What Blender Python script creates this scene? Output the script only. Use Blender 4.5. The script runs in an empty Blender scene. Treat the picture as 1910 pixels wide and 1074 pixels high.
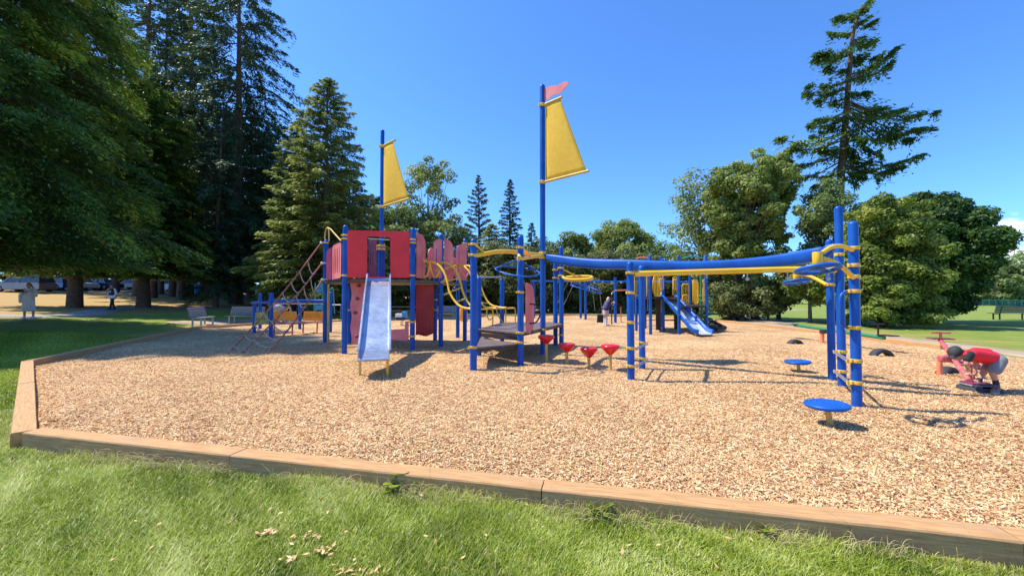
import bpy, bmesh, math, random
import numpy as np
from mathutils import Vector, Matrix
from mathutils.geometry import tessellate_polygon
R = math.radians
scn = bpy.context.scene
COL = scn.collection
# ------------------------------------------------------------------ camera, sky, sun, exposure
F, CX, CY, HZ, CAMH = 720.0, 955.0, 537.0, 555.0, 1.5       # in pixels of the 1910 wide photograph
PITCH = math.atan((HZ - CY) / F)
cd = bpy.data.cameras.new('camera'); cam = bpy.data.objects.new('camera', cd); COL.objects.link(cam)
cd.sensor_width = 36; cd.lens = 36 * F / 1910; cd.clip_end = 5000; cd.clip_start = 0.05
cam.location = (0, 0, CAMH); cam.rotation_euler = (math.pi / 2 + PITCH, 0, 0)
scn.camera = cam
SUN = Vector((-0.62, 0.15, 1.0)).normalized()                 # towards the sun
sd = bpy.data.lights.new('sun', 'SUN'); sun = bpy.data.objects.new('sun', sd); COL.objects.link(sun)
sd.energy = 4.8; sd.angle = R(0.55); sd.color = (1.0, 0.93, 0.80)
sun.rotation_euler = SUN.to_track_quat('Z', 'Y').to_euler(); sun.location = (-30, 10, 50)
w = bpy.data.worlds.new('World'); scn.world = w; w.use_nodes = True
nt = w.node_tree; nt.nodes.clear()
def N(nt, t, **k):
    n = nt.nodes.new(t)
    for a, b in k.items(): setattr(n, a, b)
    return n
sky = N(nt, 'ShaderNodeTexSky', sky_type='NISHITA', sun_disc=False)
sky.sun_elevation = math.asin(SUN.z); sky.sun_rotation = math.atan2(SUN.x, SUN.y) % (2 * math.pi)
sky.air_density = 1.0; sky.dust_density = 0.3; sky.ozone_density = 2.5; sky.altitude = 50
hsv = N(nt, 'ShaderNodeMix', data_type='RGBA', blend_type='MULTIPLY'); hsv.inputs[0].default_value = 1; hsv.inputs[7].default_value = (0.50, 0.86, 1.34, 1)
bg = N(nt, 'ShaderNodeBackground'); bg.inputs[1].default_value = 0.15
out = N(nt, 'ShaderNodeOutputWorld')
# far cloud bank low over the field, by direction in the sky
tc = N(nt, 'ShaderNodeTexCoord'); sep = N(nt, 'ShaderNodeSeparateXYZ')
az = N(nt, 'ShaderNodeMath', operation='ARCTAN2'); nz = N(nt, 'ShaderNodeTexNoise'); nz.inputs['Scale'].default_value = 9; nz.inputs['Detail'].default_value = 9
nz.inputs['Roughness'].default_value = 0.6
L = nt.links.new
L(tc.outputs['Generated'], sep.inputs[0]); L(sep.outputs[0], az.inputs[0]); L(sep.outputs[1], az.inputs[1])
mp = N(nt, 'ShaderNodeMapping'); mp.inputs['Scale'].default_value = (1, 1, 2.6); L(tc.outputs['Generated'], mp.inputs[0]); L(mp.outputs[0], nz.inputs[0])
def mr(src, a, b, c, d):
    m = N(nt, 'ShaderNodeMapRange', clamp=True); m.interpolation_type = 'SMOOTHSTEP'
    m.inputs[1].default_value = a; m.inputs[2].default_value = b; m.inputs[3].default_value = c; m.inputs[4].default_value = d
    L(src, m.inputs[0]); return m.outputs[0]
def mul(a, b, op='MULTIPLY'):
    m = N(nt, 'ShaderNodeMath', operation=op); L(a, m.inputs[0])
    if isinstance(b, (int, float)): m.inputs[1].default_value = b
    else: L(b, m.inputs[1])
    return m.outputs[0]
hi = mul(mul(mr(nz.outputs[0], 0.3, 0.7, -0.03, 0.03), mr(az.outputs[0], 0.80, 0.885, 0.0, 0.104), 'ADD'), sep.outputs[2], 'SUBTRACT')
mask = mul(mr(hi, -0.004, 0.016, 0, 1), mr(nz.outputs[0], 0.2, 0.55, 0.75, 1.0))
mix = N(nt, 'ShaderNodeMix', data_type='RGBA'); L(mask, mix.inputs[0]); mix.inputs[7].default_value = (6.3, 6.6, 7.0, 1)
L(sky.outputs[0], hsv.inputs[6]); L(hsv.outputs[2], mix.inputs[6]); L(mix.outputs[2], bg.inputs[0]); L(bg.outputs[0], out.inputs[0])
scn.view_settings.view_transform = 'Standard'; scn.view_settings.look = 'None'; scn.view_settings.exposure = 0.5
scn.cycles.max_bounces = 6; scn.cycles.transparent_max_bounces = 6

# ------------------------------------------------------------------ places from the survey of the photograph
cp, sp_ = math.cos(PITCH), math.sin(PITCH)
def ray(px, py):
    u, v = (px - CX) / F, -(py - CY) / F
    return Vector((u, cp - v * sp_, sp_ + v * cp))
def P(px, py, Y):
    r = ray(px, py); return Vector((r.x * Y / r.y, Y, CAMH + r.z * Y / r.y))
def G(px, py, z=0.0):
    r = ray(px, py); t = (z - CAMH) / r.z; return Vector((r.x * t, r.y * t, z))
def X(px, Y): return (px - CX) / F * Y
class Plane:
    def __init__(s, a, b):
        s.a = Vector((a[0], a[1], 0)); s.u = Vector((b[0] - a[0], b[1] - a[1], 0)); s.len = s.u.length; s.u.normalize()
        s.n = Vector((s.u.y, -s.u.x, 0))
    def uv(s, px, py):
        r = ray(px, py); o = Vector((0, 0, CAMH)); t = (s.a - o).dot(s.n) / r.dot(s.n); p = o + r * t
        return ((p - s.a).dot(s.u), p.z)
    def w(s, u, z, d=0.0): return s.a + s.u * u + Vector((0, 0, z)) + s.n * d
# ------------------------------------------------------------------ materials
def mat(name, col, rough=0.5, metal=0.0, var=0.12, scale=3.0, bump=0.0, bscale=60.0, spec=0.5, coat=0.0, trans=0.0, col2=None):
    m = bpy.data.materials.new(name); m.use_nodes = True; t = m.node_tree; b = t.nodes['Principled BSDF']; l = t.links.new
    b.inputs['Roughness'].default_value = rough; b.inputs['Metallic'].default_value = metal; b.inputs['Specular IOR Level'].default_value = spec
    b.inputs['Coat Weight'].default_value = coat; b.inputs['Coat Roughness'].default_value = 0.15
    tc = N(t, 'ShaderNodeTexCoord'); nz = N(t, 'ShaderNodeTexNoise'); nz.inputs['Scale'].default_value = scale; nz.inputs['Detail'].default_value = 6
    l(tc.outputs['Object'], nz.inputs[0]); cr = N(t, 'ShaderNodeValToRGB'); l(nz.outputs[0], cr.inputs[0])
    c2 = col2 or [min(1, c * (1 + var) + var * 0.05) for c in col]
    cr.color_ramp.elements[0].position = 0.3; cr.color_ramp.elements[1].position = 0.72
    cr.color_ramp.elements[0].color = (*[c * (1 - var) for c in col], 1); cr.color_ramp.elements[1].color = (*c2, 1)
    l(cr.outputs[0], b.inputs['Base Color'])
    n2 = N(t, 'ShaderNodeTexNoise'); n2.inputs['Scale'].default_value = scale * 5; n2.inputs['Detail'].default_value = 4; l(tc.outputs['Object'], n2.inputs[0])
    rr = N(t, 'ShaderNodeMapRange'); rr.inputs[3].default_value = max(0, rough - 0.1); rr.inputs[4].default_value = min(1, rough + 0.12); l(n2.outputs[0], rr.inputs[0]); l(rr.outputs[0], b.inputs['Roughness'])
    if bump:
        n3 = N(t, 'ShaderNodeTexNoise'); n3.inputs['Scale'].default_value = bscale; n3.inputs['Detail'].default_value = 5; l(tc.outputs['Object'], n3.inputs[0])
        bp = N(t, 'ShaderNodeBump'); bp.inputs['Strength'].default_value = bump; bp.inputs['Distance'].default_value = 0.02; l(n3.outputs[0], bp.inputs['Height']); l(bp.outputs[0], b.inputs['Normal'])
    if trans:
        tr = N(t, 'ShaderNodeBsdfTranslucent'); l(cr.outputs[0], tr.inputs[0]); mx = N(t, 'ShaderNodeMixShader'); mx.inputs[0].default_value = trans
        l(b.outputs[0], mx.inputs[1]); l(tr.outputs[0], mx.inputs[2]); l(mx.outputs[0], t.nodes['Material Output'].inputs[0])
    return m
def leafmat(name, stops, trans=0.3, rough=0.5):
    m = bpy.data.materials.new(name); m.use_nodes = True; t = m.node_tree; b = t.nodes['Principled BSDF']; l = t.links.new
    at = N(t, 'ShaderNodeAttribute', attribute_name='tint'); cr = N(t, 'ShaderNodeValToRGB'); l(at.outputs['Fac'], cr.inputs[0])
    e = cr.color_ramp.elements
    while len(e) < len(stops): e.new(0.5)
    for i, (p, c) in enumerate(stops): e[i].position = p; e[i].color = (*c, 1)
    l(cr.outputs[0], b.inputs['Base Color']); b.inputs['Roughness'].default_value = rough; b.inputs['Specular IOR Level'].default_value = 0.35
    if trans:
        tr = N(t, 'ShaderNodeBsdfTranslucent'); l(cr.outputs[0], tr.inputs[0]); mx = N(t, 'ShaderNodeMixShader'); mx.inputs[0].default_value = trans
        l(b.outputs[0], mx.inputs[1]); l(tr.outputs[0], mx.inputs[2]); l(mx.outputs[0], t.nodes['Material Output'].inputs[0])
    return m
M = {}
M['blue'] = mat('blue_powder_coat', (0.002, 0.070, 0.39), 0.36, var=0.14, scale=2.3, spec=0.3, col2=(0.012, 0.105, 0.45))
M['blue_pl'] = mat('blue_plastic', (0.003, 0.095, 0.44), 0.42, var=0.2, scale=2.5, spec=0.3)
M['yellow'] = mat('yellow_powder_coat', (0.90, 0.50, 0.010), 0.34, var=0.1, coat=0.2)
M['clamp'] = mat('yellow_clamp', (0.80, 0.47, 0.04), 0.42, var=0.12, coat=0.1)
M['yfade'] = mat('faded_yellow_paint', (0.62, 0.42, 0.10), 0.5, var=0.15)
M['sail'] = mat('yellow_sail_mesh', (1.0, 0.68, 0.10), 0.85, var=0.07, scale=9, bump=0.15, bscale=90, trans=0.42)
M['red'] = mat('red_plastic', (0.74, 0.014, 0.026), 0.42, var=0.12, scale=2)
M['pink'] = mat('sun_bleached_red_plastic', (0.78, 0.15, 0.16), 0.5, var=0.2, scale=1.8, col2=(0.84, 0.27, 0.28))
M['plum'] = mat('plum_plastic', (0.25, 0.03, 0.10), 0.45)
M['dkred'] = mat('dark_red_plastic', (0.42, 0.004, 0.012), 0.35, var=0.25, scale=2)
M['podred'] = mat('glossy_red_rubber', (0.80, 0.008, 0.018), 0.3, var=0.1, coat=0.3)
M['steel'] = mat('stainless_steel', (0.36, 0.44, 0.56), 0.36, 0.85, var=0.15, scale=3, col2=(0.50, 0.57, 0.68))
M['galv'] = mat('galvanised_steel', (0.45, 0.46, 0.48), 0.42, 0.7)
M['bolt'] = mat('bolt_steel', (0.5, 0.5, 0.5), 0.35, 0.9)
M['deck'] = mat('brown_coated_deck', (0.13, 0.095, 0.085), 0.65, var=0.25, scale=5, bump=0.2, bscale=40)
M['dkbrown'] = mat('dark_brown_steel', (0.04, 0.018, 0.015), 0.5)
M['rope'] = mat('red_brown_rope', (0.34, 0.13, 0.09), 0.8, var=0.35, scale=30)
M['rope2'] = mat('pale_rope', (0.50, 0.33, 0.27), 0.8, var=0.3, scale=30)
M['knob'] = mat('white_knob', (0.75, 0.75, 0.72), 0.4)
M['navy'] = mat('navy_paint', (0.015, 0.02, 0.11), 0.4)
M['green'] = mat('green_paint', (0.02, 0.22, 0.10), 0.4, var=0.15)
M['teal'] = mat('teal_paint', (0.03, 0.30, 0.28), 0.45)
M['cyan'] = mat('sky_blue_plastic', (0.03, 0.28, 0.62), 0.45)
M['orange'] = mat('orange_plastic', (0.95, 0.36, 0.02), 0.5, var=0.1)
M['coral'] = mat('coral_plastic', (0.80, 0.24, 0.12), 0.5, var=0.15)
M['redpaint'] = mat('worn_red_paint', (0.52, 0.05, 0.055), 0.5, var=0.25, scale=8, col2=(0.66, 0.20, 0.18))
M['olive'] = mat('olive_yellow_plastic', (0.42, 0.33, 0.05), 0.5)
M['rubber'] = mat('black_rubber', (0.035, 0.035, 0.04), 0.75, bump=0.3, bscale=50)
M['chain'] = mat('chain_steel', (0.32, 0.30, 0.28), 0.5, 0.6)
M['plank'] = mat('grey_bench_plank', (0.30, 0.29, 0.30), 0.7, var=0.25, scale=10)
M['dkgreen'] = mat('dark_green_paint', (0.02, 0.045, 0.03), 0.5)
M['concrete'] = mat('pale_concrete', (0.42, 0.38, 0.33), 0.9, var=0.15, bump=0.3)
def timber():
    m = bpy.data.materials.new('weathered_timber'); m.use_nodes = True; t = m.node_tree; b = t.nodes['Principled BSDF']; l = t.links.new
    tc = N(t, 'ShaderNodeTexCoord'); mp = N(t, 'ShaderNodeMapping'); mp.inputs['Scale'].default_value = (1.2, 14, 14); l(tc.outputs['UV'], mp.inputs[0])
    n1 = N(t, 'ShaderNodeTexNoise'); n1.inputs['Scale'].default_value = 3.2; n1.inputs['Detail'].default_value = 8; n1.inputs['Roughness'].default_value = 0.62; l(mp.outputs[0], n1.inputs[0])
    cr = N(t, 'ShaderNodeValToRGB'); e = cr.color_ramp.elements; e[0].position = 0.28; e[0].color = (0.36, 0.18, 0.065, 1); e[1].position = 0.72; e[1].color = (0.64, 0.38, 0.165, 1); l(n1.outputs[0], cr.inputs[0])
    n2 = N(t, 'ShaderNodeTexNoise'); n2.inputs['Scale'].default_value = 2.2; n2.inputs['Detail'].default_value = 5; l(tc.outputs['UV'], n2.inputs[0])
    mx = N(t, 'ShaderNodeMix', data_type='RGBA'); mx.inputs[7].default_value = (0.42, 0.29, 0.18, 1)
    r2 = N(t, 'ShaderNodeMapRange'); r2.inputs[1].default_value = 0.5; r2.inputs[2].default_value = 0.75; r2.inputs[4].default_value = 0.55; l(n2.outputs[0], r2.inputs[0]); l(r2.outputs[0], mx.inputs[0]); l(cr.outputs[0], mx.inputs[6])
    # short vertical checks in the face
    mp3 = N(t, 'ShaderNodeMapping'); mp3.inputs['Scale'].default_value = (5, 0.7, 1); l(tc.outputs['UV'], mp3.inputs[0])
    v = N(t, 'ShaderNodeTexVoronoi'); v.feature = 'DISTANCE_TO_EDGE'; v.inputs['Scale'].default_value = 0.9; l(mp3.outputs[0], v.inputs[0])
    r3 = N(t, 'ShaderNodeMapRange'); r3.inputs[1].default_value = 0.0; r3.inputs[2].default_value = 0.006; r3.inputs[3].default_value = 0.22; r3.inputs[4].default_value = 0; l(v.outputs[0], r3.inputs[0])
    mx2 = N(t, 'ShaderNodeMix', data_type='RGBA'); mx2.inputs[7].default_value = (0.09, 0.05, 0.03, 1); l(r3.outputs[0], mx2.inputs[0]); l(mx.outputs[2], mx2.inputs[6])
    l(mx2.outputs[2], b.inputs['Base Color']); b.inputs['Roughness'].default_value = 0.85
    bp = N(t, 'ShaderNodeBump'); bp.inputs['Strength'].default_value = 0.5; bp.inputs['Distance'].default_value = 0.008; l(n1.outputs[0], bp.inputs['Height']); l(bp.outputs[0], b.inputs['Normal'])
    return m
M['timber'] = timber()
M['bark'] = mat('brown_bark', (0.085, 0.058, 0.042), 0.9, var=0.4, scale=6, bump=0.9, bscale=14)
M['barkg'] = mat('grey_bark', (0.13, 0.11, 0.09), 0.9, var=0.4, scale=6, bump=0.9, bscale=14)
M['glass'] = mat('car_glass', (0.03, 0.05, 0.07), 0.08, var=0.2, coat=0.5)
M['skin'] = mat('skin', (0.52, 0.27, 0.18), 0.55, var=0.08)
M['tyre'] = M['rubber']

# ------------------------------------------------------------------ mesh building
ROOT = {}
class MB:
    def __init__(s): s.v = []; s.f = []; s.sm = []; s.uv = []
    def add(s, vs, fs, smooth=False, uvs=None):
        o = len(s.v); s.v += [tuple(v) for v in vs]
        for i, f in enumerate(fs): s.f.append([o + k for k in f]); s.sm.append(smooth); s.uv.append(uvs[i] if uvs else None)
    def tube(s, pts, r, n=12, closed=False, cap=True, dome=False):
        pts = [Vector(p) for p in pts]; m = len(pts); rs = list(r) if hasattr(r, '__len__') else [r] * m
        tg = []
        for i in range(m):
            a = pts[(i - 1) % m] if (i > 0 or closed) else pts[0]; b = pts[(i + 1) % m] if (i < m - 1 or closed) else pts[-1]
            tg.append((b - a).normalized())
        ref = Vector((0, 0, 1)) if abs(tg[0].z) < 0.9 else Vector((0, 1, 0))
        nrm = tg[0].cross(ref).normalized(); vs = []
        for i in range(m):
            nrm = (nrm - tg[i] * nrm.dot(tg[i])).normalized(); bn = tg[i].cross(nrm)
            for k in range(n):
                a = 2 * math.pi * k / n; vs.append(pts[i] + (nrm * math.cos(a) + bn * math.sin(a)) * rs[i])
        fs = []
        for i in range(m if closed else m - 1):
            j = (i + 1) % m
            for k in range(n): fs.append((i * n + k, i * n + (k + 1) % n, j * n + (k + 1) % n, j * n + k))
        s.add(vs, fs, True)
        if not closed and cap:
            s.add(vs[:n], [tuple(range(n))[::-1]]); s.add(vs[-n:], [tuple(range(n))])
        return s
    def post(s, x, y, z0, z1, r, n=20, dome=True):
        pts = [(x, y, z0), (x, y, z1 - r * 0.9 if dome else z1)]; rs = [r, r]
        if dome:
            for a in (20, 40, 60, 75, 88): pts.append((x, y, z1 - r * 0.9 + r * 0.9 * math.sin(R(a)))); rs.append(r * math.cos(R(a)))
        return s.tube(pts, rs, n)
    def box(s, c, sz, rot=0.0, rx=None):
        c = Vector(c); m = rx or Matrix.Rotation(rot, 3, 'Z'); vs = []
        for x in (-.5, .5):
            for y in (-.5, .5):
                for z in (-.5, .5): vs.append(c + m @ Vector((x * sz[0], y * sz[1], z * sz[2])))
        s.add(vs, [(0, 1, 3, 2), (4, 6, 7, 5), (0, 4, 5, 1), (2, 3, 7, 6), (0, 2, 6, 4), (1, 5, 7, 3)]); return s
    def bar(s, a, b, wd, ht, up=(0, 0, 1)):
        a = Vector(a); b = Vector(b); d = (b - a); ln = d.length; d.normalize(); up = (0, 1, 0) if abs(d.dot(Vector(up).normalized())) > .98 else up; sd = d.cross(Vector(up)).normalized(); u = sd.cross(d)
        m = Matrix((d, sd, u)).transposed(); return s.box((a + b) / 2, (ln, wd, ht), rx=m)
    def prism(s, pts, h0, h1):
        n = len(pts); vs = [(p[0], p[1], h0) for p in pts] + [(p[0], p[1], h1) for p in pts]
        area = sum(pts[i][0] * pts[(i + 1) % n][1] - pts[(i + 1) % n][0] * pts[i][1] for i in range(n))
        fs = [tuple(range(n)), tuple(range(n, 2 * n))[::-1]] + [(i, i + n, (i + 1) % n + n, (i + 1) % n) for i in range(n)]
        if area > 0: fs = [f[::-1] for f in fs]
        s.add(vs, fs); return s
    def plate(s, pl, outer, holes=(), t=0.02, d=0.0, smooth=False):
        loops = [list(outer)] + [list(h) for h in holes]
        tri = tessellate_polygon([[Vector((u, z, 0)) for u, z in lp] for lp in loops]); flat = [q for lp in loops for q in lp]
        for dd, flip in ((d + t / 2, 0), (d - t / 2, 1)):
            s.add([pl.w(u, z, dd) for u, z in flat], [tuple(f)[::-1] if flip else tuple(f) for f in tri])
        for lp in loops:
            n = len(lp); vs = [pl.w(u, z, d + t / 2) for u, z in lp] + [pl.w(u, z, d - t / 2) for u, z in lp]
            s.add(vs, [(i, (i + 1) % n, (i + 1) % n + n, i + n) for i in range(n)], smooth)
        return s
    def lathe(s, c, prof, n=28, rx=None, smooth=True):
        c = Vector(c); m = rx or Matrix.Identity(3); vs = []
        for r, z in prof:
            for k in range(n): a = 2 * math.pi * k / n; vs.append(c + m @ Vector((r * math.cos(a), r * math.sin(a), z)))
        k_ = len(prof); fs = [(i * n + k, i * n + (k + 1) % n, (i + 1) * n + (k + 1) % n, (i + 1) * n + k) for i in range(k_ - 1) for k in range(n)]
        s.add(vs, fs, smooth); s.add(vs[:n], [tuple(range(n))[::-1]]); s.add(vs[-n:], [tuple(range(n))]); return s
    def sweep(s, sec, frames, closed_sec=True):      # frames: (origin, right, up)
        n = len(sec); vs = []
        for o, r_, u_ in frames:
            for a, b in sec: vs.append(Vector(o) + Vector(r_) * a + Vector(u_) * b)
        fs = [(i * n + k, i * n + (k + 1) % n, (i + 1) * n + (k + 1) % n, (i + 1) * n + k) for i in range(len(frames) - 1) for k in range(n)]
        s.add(vs, fs); s.add(vs[:n], [tuple(range(n))[::-1]]); s.add(vs[-n:], [tuple(range(n))]); return s
    def build(s, name, m, parent=None, bevel=0, label=None, recalc=True):
        me = bpy.data.meshes.new(name)
        off = Vector(ROOT.get(parent.name, (0, 0, 0))) if parent else None
        vs = [Vector(v) for v in s.v]
        if off is None:
            mn = min(v.z for v in vs); cx_ = sum(v.x for v in vs) / len(vs); cy_ = sum(v.y for v in vs) / len(vs); off = Vector((cx_, cy_, mn)); top = True
        else: top = False
        me.from_pydata([v - off for v in vs], [], s.f)
        me.polygons.foreach_set('use_smooth', s.sm)
        if any(u for u in s.uv):
            ul = me.uv_layers.new(name='UVMap')
            for p, u in zip(me.polygons, s.uv):
                if u:
                    for li, q in zip(p.loop_indices, u): ul.data[li].uv = q
        me.materials.append(m)
        if recalc:
            bm = bmesh.new(); bm.from_mesh(me); bmesh.ops.recalc_face_normals(bm, faces=bm.faces); bm.to_mesh(me); bm.free()
        o = bpy.data.objects.new(name, me); COL.objects.link(o)
        if top: o.location = off; ROOT[o.name] = tuple(off)
        else: o.parent = parent; ROOT[o.name] = tuple(off)
        if bevel:
            b = o.modifiers.new('bevel', 'BEVEL'); b.width = bevel; b.segments = 2; b.limit_method = 'ANGLE'; b.angle_limit = R(40)
        if label: o['label'] = label
        return o
def tag(o, label, cat, group=None, kind=None):
    if label: o['label'] = label
    if cat: o['category'] = cat
    if group: o['group'] = group
    if kind: o['kind'] = kind
    return o
def thing(name, loc, label, cat, group=None):
    o = bpy.data.objects.new(name, None); COL.objects.link(o); o.location = loc; o.empty_display_size = 0.3; ROOT[o.name] = tuple(loc)
    return tag(o, label, cat, group)
def smooth_path(pts, n=8, closed=False):
    pts = [Vector(p) for p in pts]; m = len(pts); out = []
    for i in range(m if closed else m - 1):
        if closed: p0, p1, p2, p3 = pts[i - 1], pts[i], pts[(i + 1) % m], pts[(i + 2) % m]
        else: p0 = pts[max(0, i - 1)]; p1 = pts[i]; p2 = pts[i + 1]; p3 = pts[min(m - 1, i + 2)]
        for k in range(n):
            t = k / n; out.append(0.5 * ((2 * p1) + (p2 - p0) * t + (2 * p0 - 5 * p1 + 4 * p2 - p3) * t * t + (3 * p1 - p0 - 3 * p2 + p3) * t ** 3))
    if not closed: out.append(pts[-1])
    return out
def copy_tree(o, parent=None):
    c = o.copy(); COL.objects.link(c); c.parent = parent; ROOT[c.name] = ROOT.get(o.name, (0, 0, 0))
    for ch in [q for q in bpy.data.objects if q.parent == o]: copy_tree(ch, c)
    return c
def clampring(m, x, y, z, r=0.075, h=0.045, ear=None):
    m.lathe((x, y, z), [(r + 0.002, -h / 2), (r + 0.012, -h / 2), (r + 0.012, h / 2), (r + 0.002, h / 2)], 20)
    if ear is None: ear = -2.6
    d = Vector((math.cos(ear), math.sin(ear), 0)); m.box(Vector((x, y, z)) + d * (r + 0.022), (0.045, 0.03, h * 0.9), ear)
    return m
# big meshes of cards from numpy
def cards_mesh(name, verts, tint, m, parent=None, off=(0, 0, 0), nper=4):
    n = len(verts) // nper; me = bpy.data.meshes.new(name)
    me.vertices.add(n * nper); me.vertices.foreach_set('co', (verts - np.array(off)).astype(np.float32).ravel())
    me.loops.add(n * nper); me.loops.foreach_set('vertex_index', np.arange(n * nper, dtype=np.int32))
    me.polygons.add(n); me.polygons.foreach_set('loop_start', np.arange(0, n * nper, nper, dtype=np.int32)); me.polygons.foreach_set('loop_total', np.full(n, nper, dtype=np.int32))
    at = me.attributes.new('tint', 'FLOAT', 'FACE'); at.data.foreach_set('value', np.clip(tint, 0, 1).astype(np.float32))
    me.update(); me.validate(); me.materials.append(m)
    o = bpy.data.objects.new(name, me); COL.objects.link(o)
    if parent: o.parent = parent
    return o
def cards(c, a, b, l, wd):      # rhombus cards: centre, long axis, side axis, length, width
    a = a / (np.linalg.norm(a, axis=1, keepdims=True) + 1e-9); b = b - a * (a * b).sum(1, keepdims=True); b = b / (np.linalg.norm(b, axis=1, keepdims=True) + 1e-9)
    l = np.asarray(l)[:, None]; wd = np.asarray(wd)[:, None]
    v = np.stack([c - a * l * .5, c + b * wd * .5 + a * l * .08, c + a * l * .5, c - b * wd * .5 + a * l * .08], 1); return v.reshape(-1, 3)
# ------------------------------------------------------------------ the ground
POLY = np.array([(-5.2, 4.15), (-10.75, 8.6), (-15.4, 19), (-14.2, 21.3), (-11.2, 23.5), (-7, 30), (4.5, 32.7), (11, 30), (13, 24), (13.2, 18), (12.7, 11.4), (12.4, 8.2), (5.5, 1.75), (2.95, 2.33)])
def sdist(x, y):                      # distance to the chip area, negative inside
    x = np.asarray(x, float); y = np.asarray(y, float); d = np.full(x.shape, 1e9); ins = np.zeros(x.shape, bool); n = len(POLY)
    for i in range(n):
        ax, ay = POLY[i]; bx, by = POLY[(i + 1) % n]; ex, ey = bx - ax, by - ay
        t = np.clip(((x - ax) * ex + (y - ay) * ey) / (ex * ex + ey * ey), 0, 1); d = np.minimum(d, np.hypot(x - ax - t * ex, y - ay - t * ey))
        c = ((ay > y) != (by > y)) & (x < (bx - ax) * (y - ay) / (by - ay + 1e-12) + ax); ins ^= c
    return np.where(ins, -d, d)
def sstep(a, b, x): t = np.clip((x - a) / (b - a), 0, 1); return t * t * (3 - 2 * t)
def hill(x, y):
    x = np.asarray(x, float); y = np.asarray(y, float)
    r1 = np.log1p(np.exp(np.clip((-x - 12.5) / 1.5, -30, 30))) * 1.5; r1 = np.minimum(r1, 60)
    r2 = np.log1p(np.exp(np.clip((y - 28) / 2, -30, 30))) * 2; r2 = np.minimum(r2, 60)
    z = 0.042 * r1 + 0.034 * r2 / (1 + np.exp(np.clip((x + 4) / 7, -30, 30)))
    z = z - 0.010 * np.minimum(r2, 130) / (1 + np.exp(np.clip(-(x - 8) / 5, -30, 30)))
    return z
def H(x, y):
    d = sdist(x, y); return np.where(d < 0, -0.12, -0.03 - .055 * sstep(-1.0, -4.5, x) * sstep(12, 6, y) - .03 * sstep(.5, 2.8, x) * sstep(6, 3, y) + hill(x, y) * sstep(0, 3.5, d))
def Hf(x, y): return float(H(np.array([x]), np.array([y]))[0])
def gmat():
    m = bpy.data.materials.new('lawn_and_dry_grass'); m.use_nodes = True; t = m.node_tree; b = t.nodes['Principled BSDF']; l = t.links.new
    g = N(t, 'ShaderNodeNewGeometry'); at = N(t, 'ShaderNodeAttribute', attribute_name='dry')
    def noise(s, d=6, r=0.6):
        n = N(t, 'ShaderNodeTexNoise'); n.inputs['Scale'].default_value = s; n.inputs['Detail'].default_value = d; n.inputs['Roughness'].default_value = r; l(g.outputs['Position'], n.inputs[0]); return n.outputs[0]
    def ramp(src, stops):
        cr = N(t, 'ShaderNodeValToRGB'); e = cr.color_ramp.elements
        while len(e) < len(stops): e.new(0.5)
        for i, (p, c) in enumerate(stops): e[i].position = p; e[i].color = (*c, 1)
        l(src, cr.inputs[0]); return cr.outputs[0]
    fine = noise(38, 8, 0.75); mid = noise(1.3, 5)
    gr = ramp(fine, [(0.3, (0.10, 0.15, 0.022)), (0.5, (0.20, 0.27, 0.045)), (0.68, (0.35, 0.39, 0.12))])
    gm = N(t, 'ShaderNodeMix', data_type='RGBA', blend_type='MULTIPLY'); gm.inputs[0].default_value = 0.75; l(gr, gm.inputs[6]); l(ramp(mid, [(0.3, (0.75, 0.8, 0.6)), (0.7, (1.15, 1.1, 1.0))]), gm.inputs[7])
    dr = ramp(fine, [(0.3, (0.24, 0.145, 0.045)), (0.5, (0.46, 0.30, 0.11)), (0.7, (0.60, 0.43, 0.19))])
    add = N(t, 'ShaderNodeMath', operation='ADD'); l(at.outputs['Fac'], add.inputs[0])
    mr2 = N(t, 'ShaderNodeMapRange'); mr2.inputs[1].default_value = 0.3; mr2.inputs[2].default_value = 0.7; mr2.inputs[3].default_value = -0.45; mr2.inputs[4].default_value = 0.45; l(noise(0.55, 8, 0.7), mr2.inputs[0]); l(mr2.outputs[0], add.inputs[1])
    cl = N(t, 'ShaderNodeMapRange'); cl.inputs[1].default_value = 0.2; cl.inputs[2].default_value = 0.8; l(add.outputs[0], cl.inputs[0])
    mx = N(t, 'ShaderNodeMix', data_type='RGBA'); l(cl.outputs[0], mx.inputs[0]); l(gm.outputs[2], mx.inputs[6]); l(dr, mx.inputs[7]); l(mx.outputs[2], b.inputs['Base Color'])
    b.inputs['Roughness'].default_value = 0.9; b.inputs['Specular IOR Level'].default_value = 0.2
    bp = N(t, 'ShaderNodeBump'); bp.inputs['Strength'].default_value = 0.9; bp.inputs['Distance'].default_value = 0.03; l(fine, bp.inputs['Height']); l(bp.outputs[0], b.inputs['Normal'])
    return m
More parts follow.
